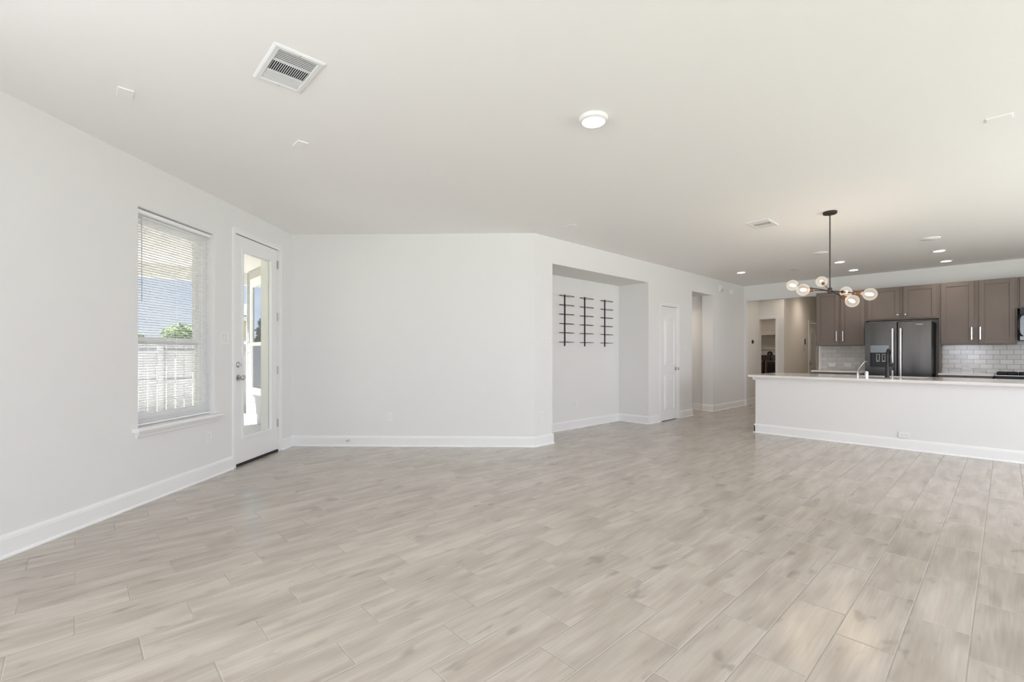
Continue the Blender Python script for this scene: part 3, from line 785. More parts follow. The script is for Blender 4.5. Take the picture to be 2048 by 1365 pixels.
# door chime boxes high on the far wall
t = thing('door_chime', 'white square chime box high on the wall near the kitchen corner', 'chime', (XA, 9.83, 2.570), WALLA)
MB().box(-0.075, 0.075, -0.045, 0, -0.070, 0.070).build('housing', whitep, t, bevel=0.006)
for i in range(5): MB().box(-0.05, 0.05, -0.0465, -0.044, -0.05 + i * 0.006, -0.047 + i * 0.006).build('speaker_slit', slotm, t)
t = thing('smoke_detector', 'white round detector high on the wall beside the chime box', 'detector', (XA, 10.40, 2.560), WALLA)
MB().lathe([(0.070, 0), (0.070, 0.012), (0.062, 0.030), (0.045, 0.036), (0, 0.038)], 30, Matrix.Rotation(PI / 2, 4, 'X')).build('housing', whitep, t, smooth=True)
MB().lathe([(0.018, 0.036), (0.018, 0.041), (0, 0.042)], 16, Matrix.Rotation(PI / 2, 4, 'X')).build('test_button', whitep, t, smooth=True)

# ------------------------------------------------------------------ island
t = thing('kitchen_island', 'long white painted island with white baseboard facing the room', 'kitchen island', (0, 0, 0))
IX0, IX1, IY0, IY1, IZ = -2.640, 1.55, 7.455, 8.42, 0.844
mb = MB(); mb.box(IX0, IX1, IY0, IY0 + 0.12, 0, IZ); mb.box(IX0, IX0 + 0.1, IY0 + 0.12, IY1, 0, IZ); mb.box(IX1 - 0.1, IX1, IY0 + 0.12, IY1, 0, IZ)
mb.build('body', wallm, t)
MB().box(IX0 + 0.1, IX1 - 0.1, IY1 - 0.02, IY1, 0.1, IZ).build('cabinet_back', cabm, t)
mb = MB(); mb.prism([(IY0 + y, z) for y, z in BBP], 'x', IX0 - 0.014, IX1)
mb.prism([(IX0 + y, z) for y, z in BBP], 'y', IY0, IY1)
# mitred return piece covering the corner
mb.box(IX0 - 0.0145, IX0, IY0 - 0.0145, IY0, 0, 0.126); mb.box(IX0 - 0.024, IX0, IY0 - 0.024, IY0, 0, 0.016)
mb.build('island_baseboard', trimm, t)
mb = MB(); cp = [(0, IZ), (-0.040, IZ), (-0.040, IZ - 0.008), (-0.030, IZ - 0.016), (-0.014, IZ - 0.030), (-0.010, IZ - 0.042), (0, IZ - 0.042)]
mb.prism([(IY0 + y, z) for y, z in cp], 'x', IX0 - 0.035, IX1); mb.prism([(IX0 + y, z) for y, z in cp], 'y', IY0 - 0.035, IY1)
mb.build('cove_moulding', trimm, t)
# counter with a sink cut-out
SX0, SX1, SY0, SY1 = -1.46, -0.74, 8.06, 8.44
CX0, CX1, CY0, CY1, CZ0, CZ1 = -2.725, 1.62, 7.385, 8.56, 0.844, 0.874
mb = MB()
mb.box(CX0, SX0, CY0, CY1, CZ0, CZ1); mb.box(SX1, CX1, CY0, CY1, CZ0, CZ1); mb.box(SX0, SX1, CY0, SY0, CZ0, CZ1); mb.box(SX0, SX1, SY1, CY1, CZ0, CZ1)
bmesh.ops.remove_doubles(mb.bm, verts=mb.bm.verts, dist=1e-5)
o = mb.build('countertop', quartz, None)
tag(o, 'long pale polished stone countertop lying on the white island', 'countertop')
t = thing('kitchen_sink', 'steel undermount sink set into the island countertop', 'sink', ((SX0 + SX1) / 2, (SY0 + SY1) / 2, 0.62))
hx, hy = (SX1 - SX0) / 2, (SY1 - SY0) / 2
mb = MB(); mb.box(-hx, hx, -hy, hy, 0, 0.004)
for a in ((-hx - .004, -hx, -hy, hy), (hx, hx + .004, -hy, hy), (-hx, hx, -hy - .004, -hy), (-hx, hx, hy, hy + .004)): mb.box(*a, 0, 0.222)
mb.build('basin', steelm, t)
MB().lathe([(0.045, 0.004), (0.045, 0.007), (0.03, 0.008), (0.0, 0.005)], 20).build('drain', chrome, t)

# faucet and friends
t = thing('kitchen_faucet', 'tall black pull-down faucet standing on the island', 'faucet', (-1.115, 7.90, CZ1))
MB().lathe([(0.030, 0), (0.030, 0.006), (0.0255, 0.010), (0.0245, 0.20), (0.020, 0.21), (0.0, 0.212)], 24).build('base_column', matblack, t, smooth=True)
pts = [(0, 0, 0.20), (0, 0, 0.30)] + [(0.005 * (1 - math.cos(a)), 0.075 * (1 - math.cos(a)), 0.30 + 0.082 * math.sin(a)) for a in [i * PI / 12 for i in range(1, 13)]] + [(0.010, 0.15, 0.27)]
MB().tube(pts, 0.0145, 14).build('spout', matblack, t, smooth=True)
MB().tube([(0.010, 0.15, 0.285), (0.011, 0.15, 0.24), (0.012, 0.15, 0.17)], [0.017, 0.019, 0.021], 16).build('spray_head', matblack, t, smooth=True)
mb = MB(); mb.tube([(0.02, 0, 0.165), (0.055, 0, 0.165)], 0.013, 12); mb.tube([(0.058, 0, 0.10), (0.058, 0, 0.20)], [0.010, 0.008], 10)
mb.build('lever', matblack, t, smooth=True)
t = thing('water_tap', 'thin chrome filtered-water tap with angled spout on the island', 'tap', (-1.436, 7.86, CZ1))
MB().lathe([(0.020, 0), (0.020, 0.004), (0.013, 0.008), (0.013, 0.045), (0.009, 0.052), (0.009, 0.06), (0, 0.062)], 20).build('body', chrome, t, smooth=True)
MB().tube([(0, 0, 0.055), (0.004, 0, 0.095), (0.022, 0.005, 0.13), (0.066, 0.02, 0.20), (0.080, 0.03, 0.216), (0.094, 0.045, 0.214), (0.102, 0.06, 0.20)], 0.0042, 8).build('spout', chrome, t, smooth=True)
MB().tube([(0, 0, 0.04), (0.03, -0.012, 0.044)], 0.004, 8).build('lever', chrome, t)
t = thing('air_gap_cap', 'short chrome cylinder cap on the island beside the black faucet', 'sink fitting', (-1.335, 7.86, CZ1))
MB().lathe([(0.026, 0), (0.026, 0.005), (0.0225, 0.009), (0.0225, 0.074), (0.019, 0.082), (0, 0.085)], 24).build('cap', chrome, t, smooth=True)
MB().lathe([(0.0232, 0.03), (0.0232, 0.034)], 24).build('seam_ring', nickel, t)

# ------------------------------------------------------------------ kitchen cabinets
CY = 10.79       # door face plane of wall cabinets
def shaker(mb, x0, x1, z0, z1, y, fr=0.062, th=0.020):
    mb.box(x0, x0 + fr, y, y + th, z0, z1); mb.box(x1 - fr, x1, y, y + th, z0, z1)
    mb.box(x0 + fr, x1 - fr, y, y + th, z0, z0 + fr); mb.box(x0 + fr, x1 - fr, y, y + th, z1 - fr, z1)
    mb.box(x0 + fr, x1 - fr, y + 0.010, y + th, z0 + fr, z1 - fr)
def bar_pull(parent, x, y, z0, z1):
    mb = MB(); mb.box(x - 0.007, x + 0.007, y - 0.036, y - 0.024, z0, z1)
    for z in (z0 + 0.018, z1 - 0.018): mb.box(x - 0.005, x + 0.005, y - 0.025, y, z - 0.005, z + 0.005)
    return mb.build('bar_pull', pullm, parent, bevel=0.0015)
def knob(parent, x, y, z):
    MB().lathe([(0.006, 0), (0.006, 0.012), (0.013, 0.018), (0.015, 0.026), (0.010, 0.030), (0, 0.031)], 16, Matrix.Translation((x, y, z)) @ Matrix.Rotation(PI / 2, 4, 'X')).build('knob', pullm, parent, smooth=True)
def upper_cabinet(label, x0, x1, z0, z1, doors, pulls, knobs=(), depth=None):
    t = thing('wall_cabinet', label, 'cabinet', (0, 0, 0), group='taupe wall cabinets')
    mb = MB(); mb.box(x0, x1, CY + 0.021, YK - 0.001, z0, z1)
    mb.build('cabinet_body', cabm, t)
    for i, (a, c, e0, e1) in enumerate(doors):
        mb = MB(); shaker(mb, a, c, e0, e1, CY)
        d = mb.build('cabinet_door', cabm, t, bevel=0.0015)
        if i < len(pulls): bar_pull(d, pulls[i][0], CY, pulls[i][1], pulls[i][2])
        if i < len(knobs): knob(d, knobs[i][0], CY, knobs[i][1])
    return t
TZ = 2.413
upper_cabinet('tall taupe wall cabinet with two doors left of the refrigerator', -2.665, -1.850, 1.350, TZ,
              [(-2.655, -2.279, 1.362, TZ - 0.012), (-2.243, -1.868, 1.362, TZ - 0.012)], [(-2.310, 1.437, 1.634), (-2.205, 1.437, 1.634)])
upper_cabinet('short taupe wall cabinet with two knobbed doors over the refrigerator', -1.848, -0.815, 1.812, TZ,
              [(-1.815, -1.350, 1.838, TZ - 0.012), (-1.292, -0.845, 1.838, TZ - 0.012)], [], [(-1.374, 1.898), (-1.269, 1.898)])
upper_cabinet('tall taupe wall cabinet with two doors right of the refrigerator', -0.813, 0.116, 1.350, TZ,
              [(-0.786, -0.378, 1.362, TZ - 0.012), (-0.317, 0.091, 1.362, TZ - 0.012)], [(-0.405, 1.430, 1.638), (-0.303, 1.430, 1.638)])
upper_cabinet('taupe wall cabinet over the microwave at the right edge', 0.118, 0.915, 1.915, TZ,
              [(0.145, 0.50, 1.93, TZ - 0.012), (0.53, 0.89, 1.93, TZ - 0.012)], [])
upper_cabinet('taupe wall cabinet beyond the microwave outside the frame', 0.917, 1.70, 1.350, TZ,
              [(0.94, 1.29, 1.362, TZ - 0.012), (1.32, 1.68, 1.362, TZ - 0.012)], [(1.265, 1.437, 1.634), (1.345, 1.437, 1.634)])

def base_cabinet(label, x0, x1, nd):
    t = thing('base_cabinet', label, 'cabinet', (0, 0, 0), group='taupe base cabinets')
    yf = 10.53
    MB().box(x0, x1, yf + 0.021, YK - 0.002, 0.10, 0.835).box(x0, x1, yf + 0.08, YK - 0.002, 0.0, 0.10).build('cabinet_body', cabm, t)
    w_ = (x1 - x0) / nd
    for i in range(nd):
        a, c = x0 + i * w_ + 0.012, x0 + (i + 1) * w_ - 0.012
        dr = MB().box(a, c, yf, yf + 0.02, 0.685, 0.822).build('drawer', cabm, t, bevel=0.002)
        MB().box((a + c) / 2 - 0.07, (a + c) / 2 + 0.07, yf - 0.036, yf - 0.024, 0.745, 0.757).box((a + c) / 2 - 0.055, (a + c) / 2 - 0.045, yf - 0.025, yf, 0.746, 0.756).box((a + c) / 2 + 0.045, (a + c) / 2 + 0.055, yf - 0.025, yf, 0.746, 0.756).build('bar_pull', pullm, dr)
        mb = MB(); shaker(mb, a, c, 0.115, 0.670, yf)
        d = mb.build('cabinet_door', cabm, t, bevel=0.0015)
        bar_pull(d, c - 0.03 if i % 2 == 0 else a + 0.03, yf, 0.46, 0.62)
base_cabinet('taupe base cabinet under the counter left of the refrigerator', -2.655, -1.83, 2)
base_cabinet('taupe base cabinet under the counter right of the refrigerator', -0.80, -0.152, 2)
base_cabinet('taupe base cabinet beyond the range outside the frame', 0.64, 1.70, 2)
def counter(label, x0, x1):
    o = MB().box(x0, x1, 10.49, YK - 0.0115, 0.836, 0.866).build('countertop', quartz, None, bevel=0.003)
    tag(o, label, 'countertop')
counter('short pale stone countertop left of the refrigerator', -2.675, -1.815)
counter('short pale stone countertop between refrigerator and range', -0.802, -0.137)
counter('pale stone countertop beyond the range outside the frame', 0.642, 1.72)
o = MB().box(-2.66, -1.84, 0, 0.011, 0.866, 1.349).build('backsplash', tilem2, None); o.location = (0.0, YK - 0.0115, 0.0)
tag(o, 'glossy pale subway tiles left of the refrigerator', 'backsplash')
o = MB().box(-0.812 + 0.475, 1.70 + 0.475, 0, 0.011, 0.866 - 0.056, 1.349 - 0.056).build('backsplash', tilem, None); o.location = (-0.475, YK - 0.0115, 0.056)
tag(o, 'glossy pale subway tiles right of the refrigerator behind the cooktop', 'backsplash')
# tall side panel right of the refrigerator
o = MB().box(-0.813, -0.797, 10.82, YK - 0.012, 0.87, 1.349).build('side_panel', cabm, None)
tag(o, 'narrow taupe filler panel on the wall beside the refrigerator', 'panel')

# refrigerator
t = thing('refrigerator', 'dark side-by-side refrigerator with an ice and water dispenser', 'refrigerator', (-1.325, 0, 0))
FY = 10.35
MB().box(-0.452, 0.452, FY + 0.06, 11.09, 0.02, 1.745).build('cabinet_body', simple('fridge_side', (0.03, 0.028, 0.028), 0.35, 0.3), t, bevel=0.004)
DX0, DX1, DZa, DZb = -0.378, -0.108, 0.955, 1.344
mb = MB()
mb.box(-0.455, DX0, FY, FY + 0.058, 0.09, 1.757); mb.box(DX1, -0.006, FY, FY + 0.058, 0.09, 1.757)
mb.box(DX0, DX1, FY, FY + 0.058, 0.09, DZa); mb.box(DX0, DX1, FY, FY + 0.058, DZb, 1.757)
bmesh.ops.remove_doubles(mb.bm, verts=mb.bm.verts, dist=1e-5)
fd = mb.build('freezer_door', fridgem, t)
rd = MB().box(0.006, 0.455, FY, FY + 0.058, 0.09, 1.757).build('fridge_door', fridgem, t, bevel=0.010, seg=3)
MB().box(-0.44, 0.44, FY + 0.03, FY + 0.06, 0.02, 0.085).build('toe_grille', matblack, t)
hm = simple('handle_steel', (0.50, 0.48, 0.47), 0.28, 1.0)
for nm, xa, par in (('door_handle', -0.055, fd), ('door_handle', 0.055, rd)):
    mb = MB(); mb.box(xa - 0.015, xa + 0.015, FY - 0.062, FY - 0.044, 0.40, 1.64)
    for z in (0.43, 1.60): mb.box(xa - 0.010, xa + 0.010, FY - 0.046, FY + 0.002, z - 0.015, z + 0.015)
    mb.build(nm, hm, par, bevel=0.006, seg=3)
dp = MB().box(DX0, DX1, FY - 0.004, FY + 0.02, 1.212, DZb).build('dispenser_panel', panelg, fd, bevel=0.002)
mb = MB(); mb.box(DX0, DX1, FY + 0.045, FY + 0.057, DZa, 1.212); mb.box(DX0, DX0 + 0.004, FY, FY + 0.05, DZa, 1.212); mb.box(DX1 - 0.004, DX1, FY, FY + 0.05, DZa, 1.212); mb.box(DX0, DX1, FY - 0.006, FY + 0.05, DZa, DZa + 0.012)
rec = mb.build('dispenser_recess', matblack, fd)
for xc in (-0.272, -0.190):
    mb = MB()
    for bx in ((xc - 0.022, xc - 0.018, 1.055, 1.188), (xc + 0.018, xc + 0.022, 1.055, 1.188), (xc - 0.022, xc + 0.022, 1.184, 1.188), (xc - 0.022, xc + 0.022, 1.055, 1.066)):
        mb.box(bx[0], bx[1], FY + 0.028, FY + 0.034, bx[2], bx[3])
    p_ = mb.build('dispenser_paddle', whitep, fd)
    MB().box(xc - 0.018, xc + 0.018, FY + 0.030, FY + 0.036, 1.066, 1.184).build('paddle_face', glassblk, fd)
tx = bpy.data.curves.new('brand', 'FONT'); tx.body = 'Whirlpool'; tx.size = 0.023; tx.extrude = 0.0006; tx.align_x = 'CENTER'; tx.align_y = 'CENTER'
to = bpy.data.objects.new('tmp_text', tx); COL.objects.link(to)
dg = bpy.context.evaluated_depsgraph_get()
me = bpy.data.meshes.new_from_object(to.evaluated_get(dg)); bpy.data.objects.remove(to)
me.materials.clear(); me.materials.append(logom)
lo = bpy.data.objects.new('brand_lettering', me); COL.objects.link(lo); lo.parent = rd; lo.rotation_euler = (PI / 2, 0, 0); lo.location = (0.296, FY - 0.0012, 1.697)

# microwave over the range
t = thing('microwave', 'black over-range microwave with a curved handle at the right edge', 'microwave', (0.52, 0, 0))
MY = 10.72
MB().box(-0.378, 0.378, MY + 0.03, YK - 0.012, 1.400, 1.912).build('housing', matblack, t, bevel=0.004)
MB().box(-0.378, 0.378, MY, MY + 0.029, 1.80, 1.912).build('top_grille', matblack, t, bevel=0.003)
md_ = MB().box(-0.378, 0.378, MY, MY + 0.029, 1.405, 1.798).build('front_door', panelg, t, bevel=0.003)
MB().box(-0.30, 0.20, MY - 0.002, MY + 0.01, 1.45, 1.76).build('door_window', glassblk, md_)
pts = [(-0.350, MY, 1.475)] + [(-0.350 - 0.045 * math.sin(a) , MY - 0.065 * math.sin(a), 1.64 - 0.165 * math.cos(a)) for a in [i * PI / 12 for i in range(1, 12)]] + [(-0.350, MY, 1.805)]
MB().tube(pts, 0.010, 10).build('handle', matblack, t, smooth=True)

# range with cooktop
t = thing('gas_range', 'black and steel range whose cooktop edge shows at the right', 'range', (0.25, 0, 0))
MB().box(-0.380, 0.380, 10.50, YK - 0.013, 0.0, 0.842).build('oven_body', matblack, t)
MB().box(-0.384, 0.384, 10.44, YK - 0.013, 0.845, 0.860).build('cooktop_rim', steelm, t, bevel=0.004)
MB().box(-0.36, 0.36, 10.47, 11.0, 0.860, 0.866).build('cooktop', glassblk, t)
for i in range(3):
    xa = -0.36 + i * 0.242
    mb = MB()
    for yy in (10.49, 10.74, 10.97): mb.box(xa, xa + 0.232, yy, yy + 0.014, 0.872, 0.902)
    for xx in (xa, xa + 0.109, xa + 0.218): mb.box(xx, xx + 0.014, 10.49, 10.984, 0.872, 0.902)
    for xx in (xa, xa + 0.218):
        for yy in (10.49, 10.97): mb.box(xx, xx + 0.014, yy, yy + 0.014, 0.866, 0.873)
    mb.build('burner_grate', blackm, t, bevel=0.002)
MB().box(-0.37, 0.37, 10.47, 10.50, 0.17, 0.70).build('oven_door', glassblk, t, bevel=0.004)
MB().tube([(-0.32, 10.43, 0.66), (0.32, 10.43, 0.66)], 0.011, 10).box(-0.305, -0.29, 10.43, 10.472, 0.652, 0.668).box(0.29, 0.305, 10.43, 10.472, 0.652, 0.668).build('oven_handle', steelm, t)
for i in range(5): MB().lathe([(0.020, 0), (0.020, 0.022), (0.016, 0.026), (0, 0.026)], 16, Matrix.Translation((-0.28 + i * 0.14, 10.50, 0.775)) @ Matrix.Rotation(PI / 2, 4, 'X')).build('burner_knob', steelm, t)

# ------------------------------------------------------------------ chandelier
HUB = Vector((-1.331, 5.928, 1.883))
t = thing('chandelier', 'bronze six-arm chandelier with lit clear globe bulbs', 'chandelier', (HUB.x, HUB.y, H))
dz = HUB.z - H
MB().lathe([(0.066, 0), (0.066, -0.022), (0.062, -0.026), (0.0, -0.026)], 32).build('canopy', bronze, t, smooth=True)
MB().lathe([(0.010, -0.026), (0.009, -0.045), (0.0065, -0.05), (0.0065, dz + 0.03), (0.006, dz + 0.02)], 12).build('stem', bronze, t, smooth=True)
MB().lathe([(0.012, dz + 0.036), (0.022, dz + 0.026), (0.024, dz + 0.0), (0.022, dz - 0.022), (0.012, dz - 0.030), (0, dz - 0.032)], 20).build('hub', bronze, t, smooth=True)
BULBS = [(-1.737, 6.066, 2.000), (-1.485, 5.534, 1.872), (-1.543, 6.486, 2.067), (-1.303, 6.519, 1.921), (-1.092, 5.728, 1.737), (-0.966, 5.859, 1.806)]
for i, bpnt in enumerate(BULBS):
    v = Vector(bpnt) - HUB; L_ = v.length; u = v.normalized()
    rot = u.to_track_quat('Z', 'Y').to_matrix().to_4x4()
    base = Matrix.Translation((0, 0, dz)) @ rot
    arm = MB().tube([Vector((0, 0, dz)) + u * 0.01, Vector((0, 0, dz)) + u * (L_ - 0.13)], 0.0055, 10).build('arm', bronze, t, smooth=True)
    MB().lathe([(0.008, L_ - 0.150), (0.019, L_ - 0.144), (0.020, L_ - 0.125), (0.018, L_ - 0.122), (0.020, L_ - 0.118), (0.020, L_ - 0.078), (0.0, L_ - 0.076)], 20, base).build('socket', copper, arm, smooth=True)
    R_ = 0.0625; prof = [(0.014, L_ - 0.078), (0.015, L_ - 0.066)]
    for k in range(2, 17):
        a = PI * k / 16; prof.append((R_ * math.sin(a) if k < 16 else 0.0, L_ - R_ * math.cos(a)))
    bo = MB().lathe(prof, 28, base).build('bulb', bulbm, t, smooth=True)
    MB().lathe([(0, L_ - 0.045), (0.010, L_ - 0.040), (0.016, L_ - 0.015), (0.016, L_ + 0.015), (0.009, L_ + 0.030), (0, L_ + 0.033)], 12, base).build('filament', filam, bo, smooth=True)
    d = bpy.data.lights.new('bulb_lamp', 'POINT'); d.energy = 2.2; d.color = (1, 0.80, 0.58); d.shadow_soft_size = 0.06
    o = bpy.data.objects.new('lamp', d); COL.objects.link(o); o.parent = t; o.location = Vector((0, 0, dz)) + v

# ------------------------------------------------------------------ hall and laundry
t = thing('thermostat', 'small dark oval thermostat on the cream hall wall', 'thermostat', (-4.20, 11.665, 1.475), WALLA)
MB().lathe([(0.046, 0), (0.046, 0.014), (0.040, 0.020), (0, 0.021)], 24, Matrix.Rotation(PI / 2, 4, 'X')).build('dial', matblack, t, smooth=True)
MB().lathe([(0.034, 0.0205), (0, 0.022)], 24, Matrix.Rotation(PI / 2, 4, 'X')).build('display', glassblk, t, smooth=True)
t = thing('alarm_keypad', 'black keypad on a white wall plate beside the hall door', 'keypad', (X2, 13.70, 1.50), WALLA)
MB().box(-0.075, 0.075, -0.012, 0, -0.085, 0.085).build('back_plate', whitep, t, bevel=0.004)
MB().box(-0.005, 0.070, -0.020, -0.012, -0.070, 0.075).build('screen', glassblk, t, bevel=0.003)
t = thing('key_hook', 'keys dangling from a hook under the hall keypad', 'keys', (X2, 13.62, 1.335), WALLA)
MB().lathe([(0.012, 0), (0.012, 0.004), (0.004, 0.008), (0.004, 0.025), (0.006, 0.028), (0, 0.029)], 12, Matrix.Rotation(PI / 2, 4, 'X')).build('hook', nickel, t)
MB().loop([(0.012 * math.cos(a), -0.018, -0.010 + 0.014 * math.sin(a)) for a in [i * PI / 6 for i in range(12)]], 0.0012, 5).build('key_ring', nickel, t)
MB().box(-0.008, 0.004, -0.020, -0.018, -0.075, -0.022).build('key', nickel, t)
MB().box(0.004, 0.014, -0.023, -0.021, -0.085, -0.022).build('key', bronze, t)

def laundry_machine(name, label, x0, x1, cat, consol=True):
    t = thing(name, label, cat, ((x0 + x1) / 2, 13.80, 0))
    hw = (x1 - x0) / 2
    MB().box(-hw, hw, 0.0, 0.66, 0.0, 1.0).build('cabinet_body', laund, t, bevel=0.012)
    MB().box(-hw + 0.004, hw - 0.004, -0.006, 0.004, 0.965, 0.992).box(-hw + 0.004, -hw + 0.06, -0.006, 0.004, 0.05, 0.965).build('front_trim', laundt, t)
    mb = MB(); mb.prism([(0.50, 1.0), (0.56, 1.135), (0.60, 1.15), (0.66, 1.15), (0.66, 1.0)], 'x', -hw + 0.01, hw - 0.01)
    mb.build('control_console', laund, t)
    MB().lathe([(0.034, 0), (0.030, 0.025), (0, 0.026)], 20, Matrix.Translation((0.0, 0.53, 1.075)) @ Matrix.Rotation(math.radians(66), 4, 'X')).build('dial', nickel, t)
    MB().box(-hw + 0.09, hw - 0.05, -0.004, 0.002, 0.12, 0.90).build('front_door', glassblk, t, bevel=0.01)
laundry_machine('washing_machine', 'dark washing machine at the left of the laundry doorway', -5.335, -4.675, 'washing machine')
laundry_machine('clothes_dryer', 'dark clothes dryer at the right of the laundry doorway', -4.645, -3.99, 'dryer')
t = thing('wire_shelf', 'long white shelf with a hanging rod over the laundry machines', 'shelf', (-4.7, 14.15, 1.735))
MB().box(-0.97, 0.92, 0.0, 0.345, 0.02, 0.035).build('shelf_board', whitep, t)
MB().tube([(-0.97, -0.005, -0.005), (0.92, -0.005, -0.005)], 0.012, 10).build('hanging_rod', whitep, t)
for xx in (-0.75, 0.05, 0.80): MB().box(xx - 0.012, xx + 0.012, -0.02, 0.345, -0.02, 0.02).build('bracket', whitep, t)
o = MB().box(-5.6, -3.80, 14.47, 14.4995, 1.31, 1.375).build('wall_cleat', simple('cleat_cream', (0.78, 0.72, 0.64), 0.6), None)
tag(o, 'pale horizontal strip across the laundry wall above the machines', 'wall strip')
t = thing('round_wall_fitting', 'small round dark disc on the laundry wall between machines', 'wall_fitting', (-4.735, 14.5, 1.187), 0)  # round dark wall fitting of unknown use
MB().lathe([(0.070, 0), (0.070, 0.02), (0.060, 0.026), (0.05, 0.018), (0, 0.018)], 28, Matrix.Rotation(PI / 2, 4, 'X')).build('rim', matblack, t, smooth=True)
MB().lathe([(0.030, 0.018), (0.028, 0.024), (0, 0.025)], 20, Matrix.Rotation(PI / 2, 4, 'X')).build('centre', slotm, t, smooth=True)
downlight('warm downlight in the far hall ceiling', (-3.15, 13.2, H), 24, col=(1, 0.84, 0.68))
downlight('warm downlight in the hall just past the kitchen opening', (-3.45, 11.75, H), 16, col=(1, 0.86, 0.72))
downlight('warm downlight in the laundry room ceiling', (-4.75, 13.2, H), 30, col=(1, 0.82, 0.66))
downlight('downlight inside the short passage ceiling', (-5.0, 9.05, OZ + 0.02), 22, col=(1, 0.88, 0.74))

# ------------------------------------------------------------------ outdoors
EY = 2.36; EX = -9.95
mb = MB(); mb.box(EX - 1.75, 1.0, -7.2, EY + 0.2, -0.20, -0.066)  # slab extended past the roof to bounce sunlight into the porch
struct(mb.build('patio_floor', concrete), 'pale concrete patio slab outside the glazed door', 'patio')
mb = MB(); mb.box(-70, 20, -40, 40, -0.45, -0.30)
struct(mb.build('ground', grass), 'grass yard beyond the patio', 'ground')
mb = MB()
mb.prism([(EX - 0.30, EY + 1.2), (-7.6, EY + 1.2), (-7.08, 2.38), (0.0, -4.75), (-3.2, -7.2), (EX - 0.30, -7.2)], 'z', 2.722, 2.74)
struct(mb.build('patio_ceiling', soffit), 'cream porch ceiling seen through window and door', 'ceiling')
mb = MB(); mb.box(EX - 0.18, EX - 0.02, -7.2, EY + 0.02, 2.50, 2.722)
struct(mb.build('patio_beam', soffit), 'cream beam along the outer edge of the porch', 'beam')
mb = MB(); mb.box(EX - 0.28, EX - 0.15, -6.9, -6.77, -0.066, 2.5)
mb = MB(); mb.box(EX - 0.45, XR, -7.3, EY + 6, 2.90, 3.02)
struct(mb.build('roof', roofm), 'grey roof slab over porch and house', 'roof')
# exterior wall of the neighbouring wing: lap siding facing -Y
mb = MB(); mb.box(EX + 0.005, -6.9, EY + 0.012, EY + 0.2, -0.066, 2.722)
row_z = -0.06; k = 0
while row_z < 2.70:
    z1_ = min(row_z + 0.184, 2.72)
    mb.prism([(EY - 0.012, row_z), (EY + 0.012, row_z), (EY + 0.012, z1_), (EY - 0.0005, z1_)], 'x', EX + 0.005, -6.9)
    row_z += 0.184
struct(mb.build('wall_exterior', sidem), 'grey lap siding wall of the next wing seen through the door', 'wall')
mb = MB(); mb.box(EX - 0.02, EX + 0.006, EY - 0.022, EY + 0.2, -0.066, 2.722)
struct(mb.build('trim_7', exttrim), 'white corner board at the end of the siding wall', 'trim')
ew = thing('window_2', 'exterior window in the siding wall seen through the glazed door', 'window', (-9.545, EY, 0), 0, kind='structure')
W2 = 0.92
mb = MB()
mb.box(-0.10, 0.0, -0.040, 0.004, 0.456, 2.555); mb.box(W2, W2 + 0.10, -0.040, 0.004, 0.456, 2.555); mb.box(0, W2, -0.040, 0.004, 0.456, 0.585); mb.box(0, W2, -0.040, 0.004, 2.40, 2.555)
mb.box(0.0, 0.04, -0.030, 0.004, 0.585, 2.40); mb.box(W2 - 0.04, W2, -0.030, 0.004, 0.585, 2.40); mb.box(0.04, W2 - 0.04, -0.030, 0.004, 1.335, 1.40)
mb.build('window_frame', exttrim, ew)
MB().box(0.04, W2 - 0.04, -0.016, -0.013, 1.40, 2.40).build('upper_pane', repane, ew)
MB().box(0.04, W2 - 0.04, -0.024, -0.020, 0.600, 1.335).build('screen_panel', screenm, ew)
mb = MB(); mb.box(-9.75, -8.35, EY - 0.03, EY - 0.01, 2.556, 2.70); mb.box(-9.77, -8.33, EY - 0.04, EY - 0.01, 2.70, 2.722)
struct(mb.build('trim_8', friezem), 'taupe frieze board above the exterior window', 'trim')

# fence
FX = -11.95
t = thing('wood_fence', 'weathered board fence along the yard behind the patio', 'fence', (FX, 0, -0.30))
mb = MB(); yy = -6.0; random.seed(3)
while yy < 9.0:
    h_ = 1.70 + random.uniform(-0.012, 0.012)
    mb.box(-0.008, 0.010, yy, yy + 0.138, 0.03, h_); yy += 0.150
mb.build('board_panel', fencem, t)
for z in (0.28, 0.92, 1.52): MB().box(0.012, 0.050, -6.0, 9.0, z - 0.045, z + 0.045).build('fence_rail', fencem, t)
for i in range(7): MB().box(0.012, 0.102, -6.0 + i * 2.4, -5.91 + i * 2.4, 0.0, 1.66).build('fence_post', fencem, t)

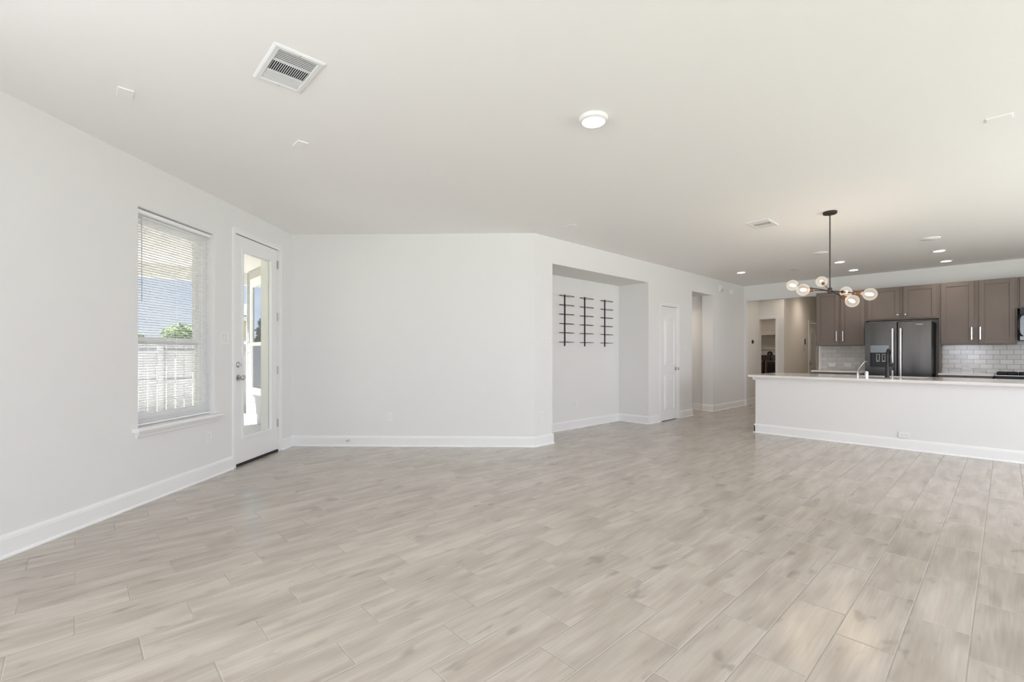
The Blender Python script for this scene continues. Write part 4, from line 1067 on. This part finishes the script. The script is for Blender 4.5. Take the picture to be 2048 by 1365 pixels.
# neighbours
def house(name, label, x, y0, y1, zt, depth, rise, wmat):
    t = thing(name, label, 'house', (x, 0, -0.30))
    MB().box(-depth, 0, y0, y1, 0, zt + 0.3).build('walls', wmat, t)
    mb = MB(); mb.prism([(0.5, zt + 0.2), (0.5, zt + 0.38), (-depth / 2, zt + 0.38 + rise), (-depth - 0.5, zt + 0.38), (-depth - 0.5, zt + 0.2)], 'y', y0 - 0.5, y1 + 0.5)
    mb.build('roof', roofm, t)
    MB().box(0.44, 0.52, y0 - 0.5, y1 + 0.5, zt + 0.14, zt + 0.32).build('fascia', exttrim, t)
    w_ = MB().box(-0.01, 0.03, y0 + 1.2, y0 + 2.4, 0.9, 2.2).build('house_window', repane, t)
wmy = simple('house_cream', (0.42, 0.38, 0.28), 0.8)
wmw = simple('house_pale', (0.35, 0.34, 0.34), 0.8)
house('house', 'cream house with grey roof glimpsed through the glazed door', -23.0, 5.6, 14.0, 2.75, 6, 0.8, wmy)
house('house', 'low pale house roof glimpsed behind the tree through the blind', -44.0, 6.2, 16.0, 1.75, 9, 0.5, wmw)

def tree(label, loc, height, crown, cz, n_leaf, mat, conifer=False, seed=1, ls=0.10):
    random.seed(seed)
    t = thing('tree', label, 'tree', loc)
    MB().tube([(0, 0, 0), (0.03, 0, cz * 0.6), (0, 0.02, height * 0.9)], [0.12, 0.09, 0.02], 8).build('trunk', barkm, t)
    mb = MB()
    for i in range(n_leaf):
        if conifer:
            h_ = random.random() ** 0.8; r = crown * (1 - h_) * (0.35 + 0.65 * random.random()) * (1 + 0.25 * math.sin(h_ * 60)); a = random.random() * 2 * PI
            p = Vector((r * math.cos(a), r * math.sin(a), 0.3 + h_ * (height - 0.3)))
        else:
            while True:
                p = Vector([random.uniform(-1, 1) for _ in range(3)])
                if p.length < 1: break
            lump = 0.75 + 0.35 * math.sin(p.x * 5 + seed) * math.cos(p.y * 4.3 + p.z * 5)
            p = Vector((p.x * crown * lump, p.y * crown * lump, cz + p.z * crown * 0.85 * lump))
        a, c = random.random() * 2 * PI, random.uniform(-1, 1)
        d1_ = Vector((math.cos(a), math.sin(a), c)).normalized() * ls; d2_ = d1_.cross(Vector((random.random(), random.random(), 1))).normalized() * ls * 0.5
        mb.bm.faces.new([mb.bm.verts.new(q) for q in (p - d1_, p + d2_, p + d1_, p - d2_)])
    mb.build('foliage', mat, t)
tree('green leafy tree beyond the fence seen through the blind', (-19.5, 2.62, -0.3), 2.75, 0.60, 2.10, 1500, leafm, seed=4, ls=0.075)
tree('small green bush tree beside the leafy tree through the blind', (-19.8, 1.35, -0.3), 2.1, 0.36, 1.95, 420, leafm, seed=9, ls=0.07)
tree('dark conifer mirrored in the exterior window pane', (-20.6, -0.9, -0.3), 3.5, 1.15, 0, 3200, conim, conifer=True, seed=5, ls=0.12)
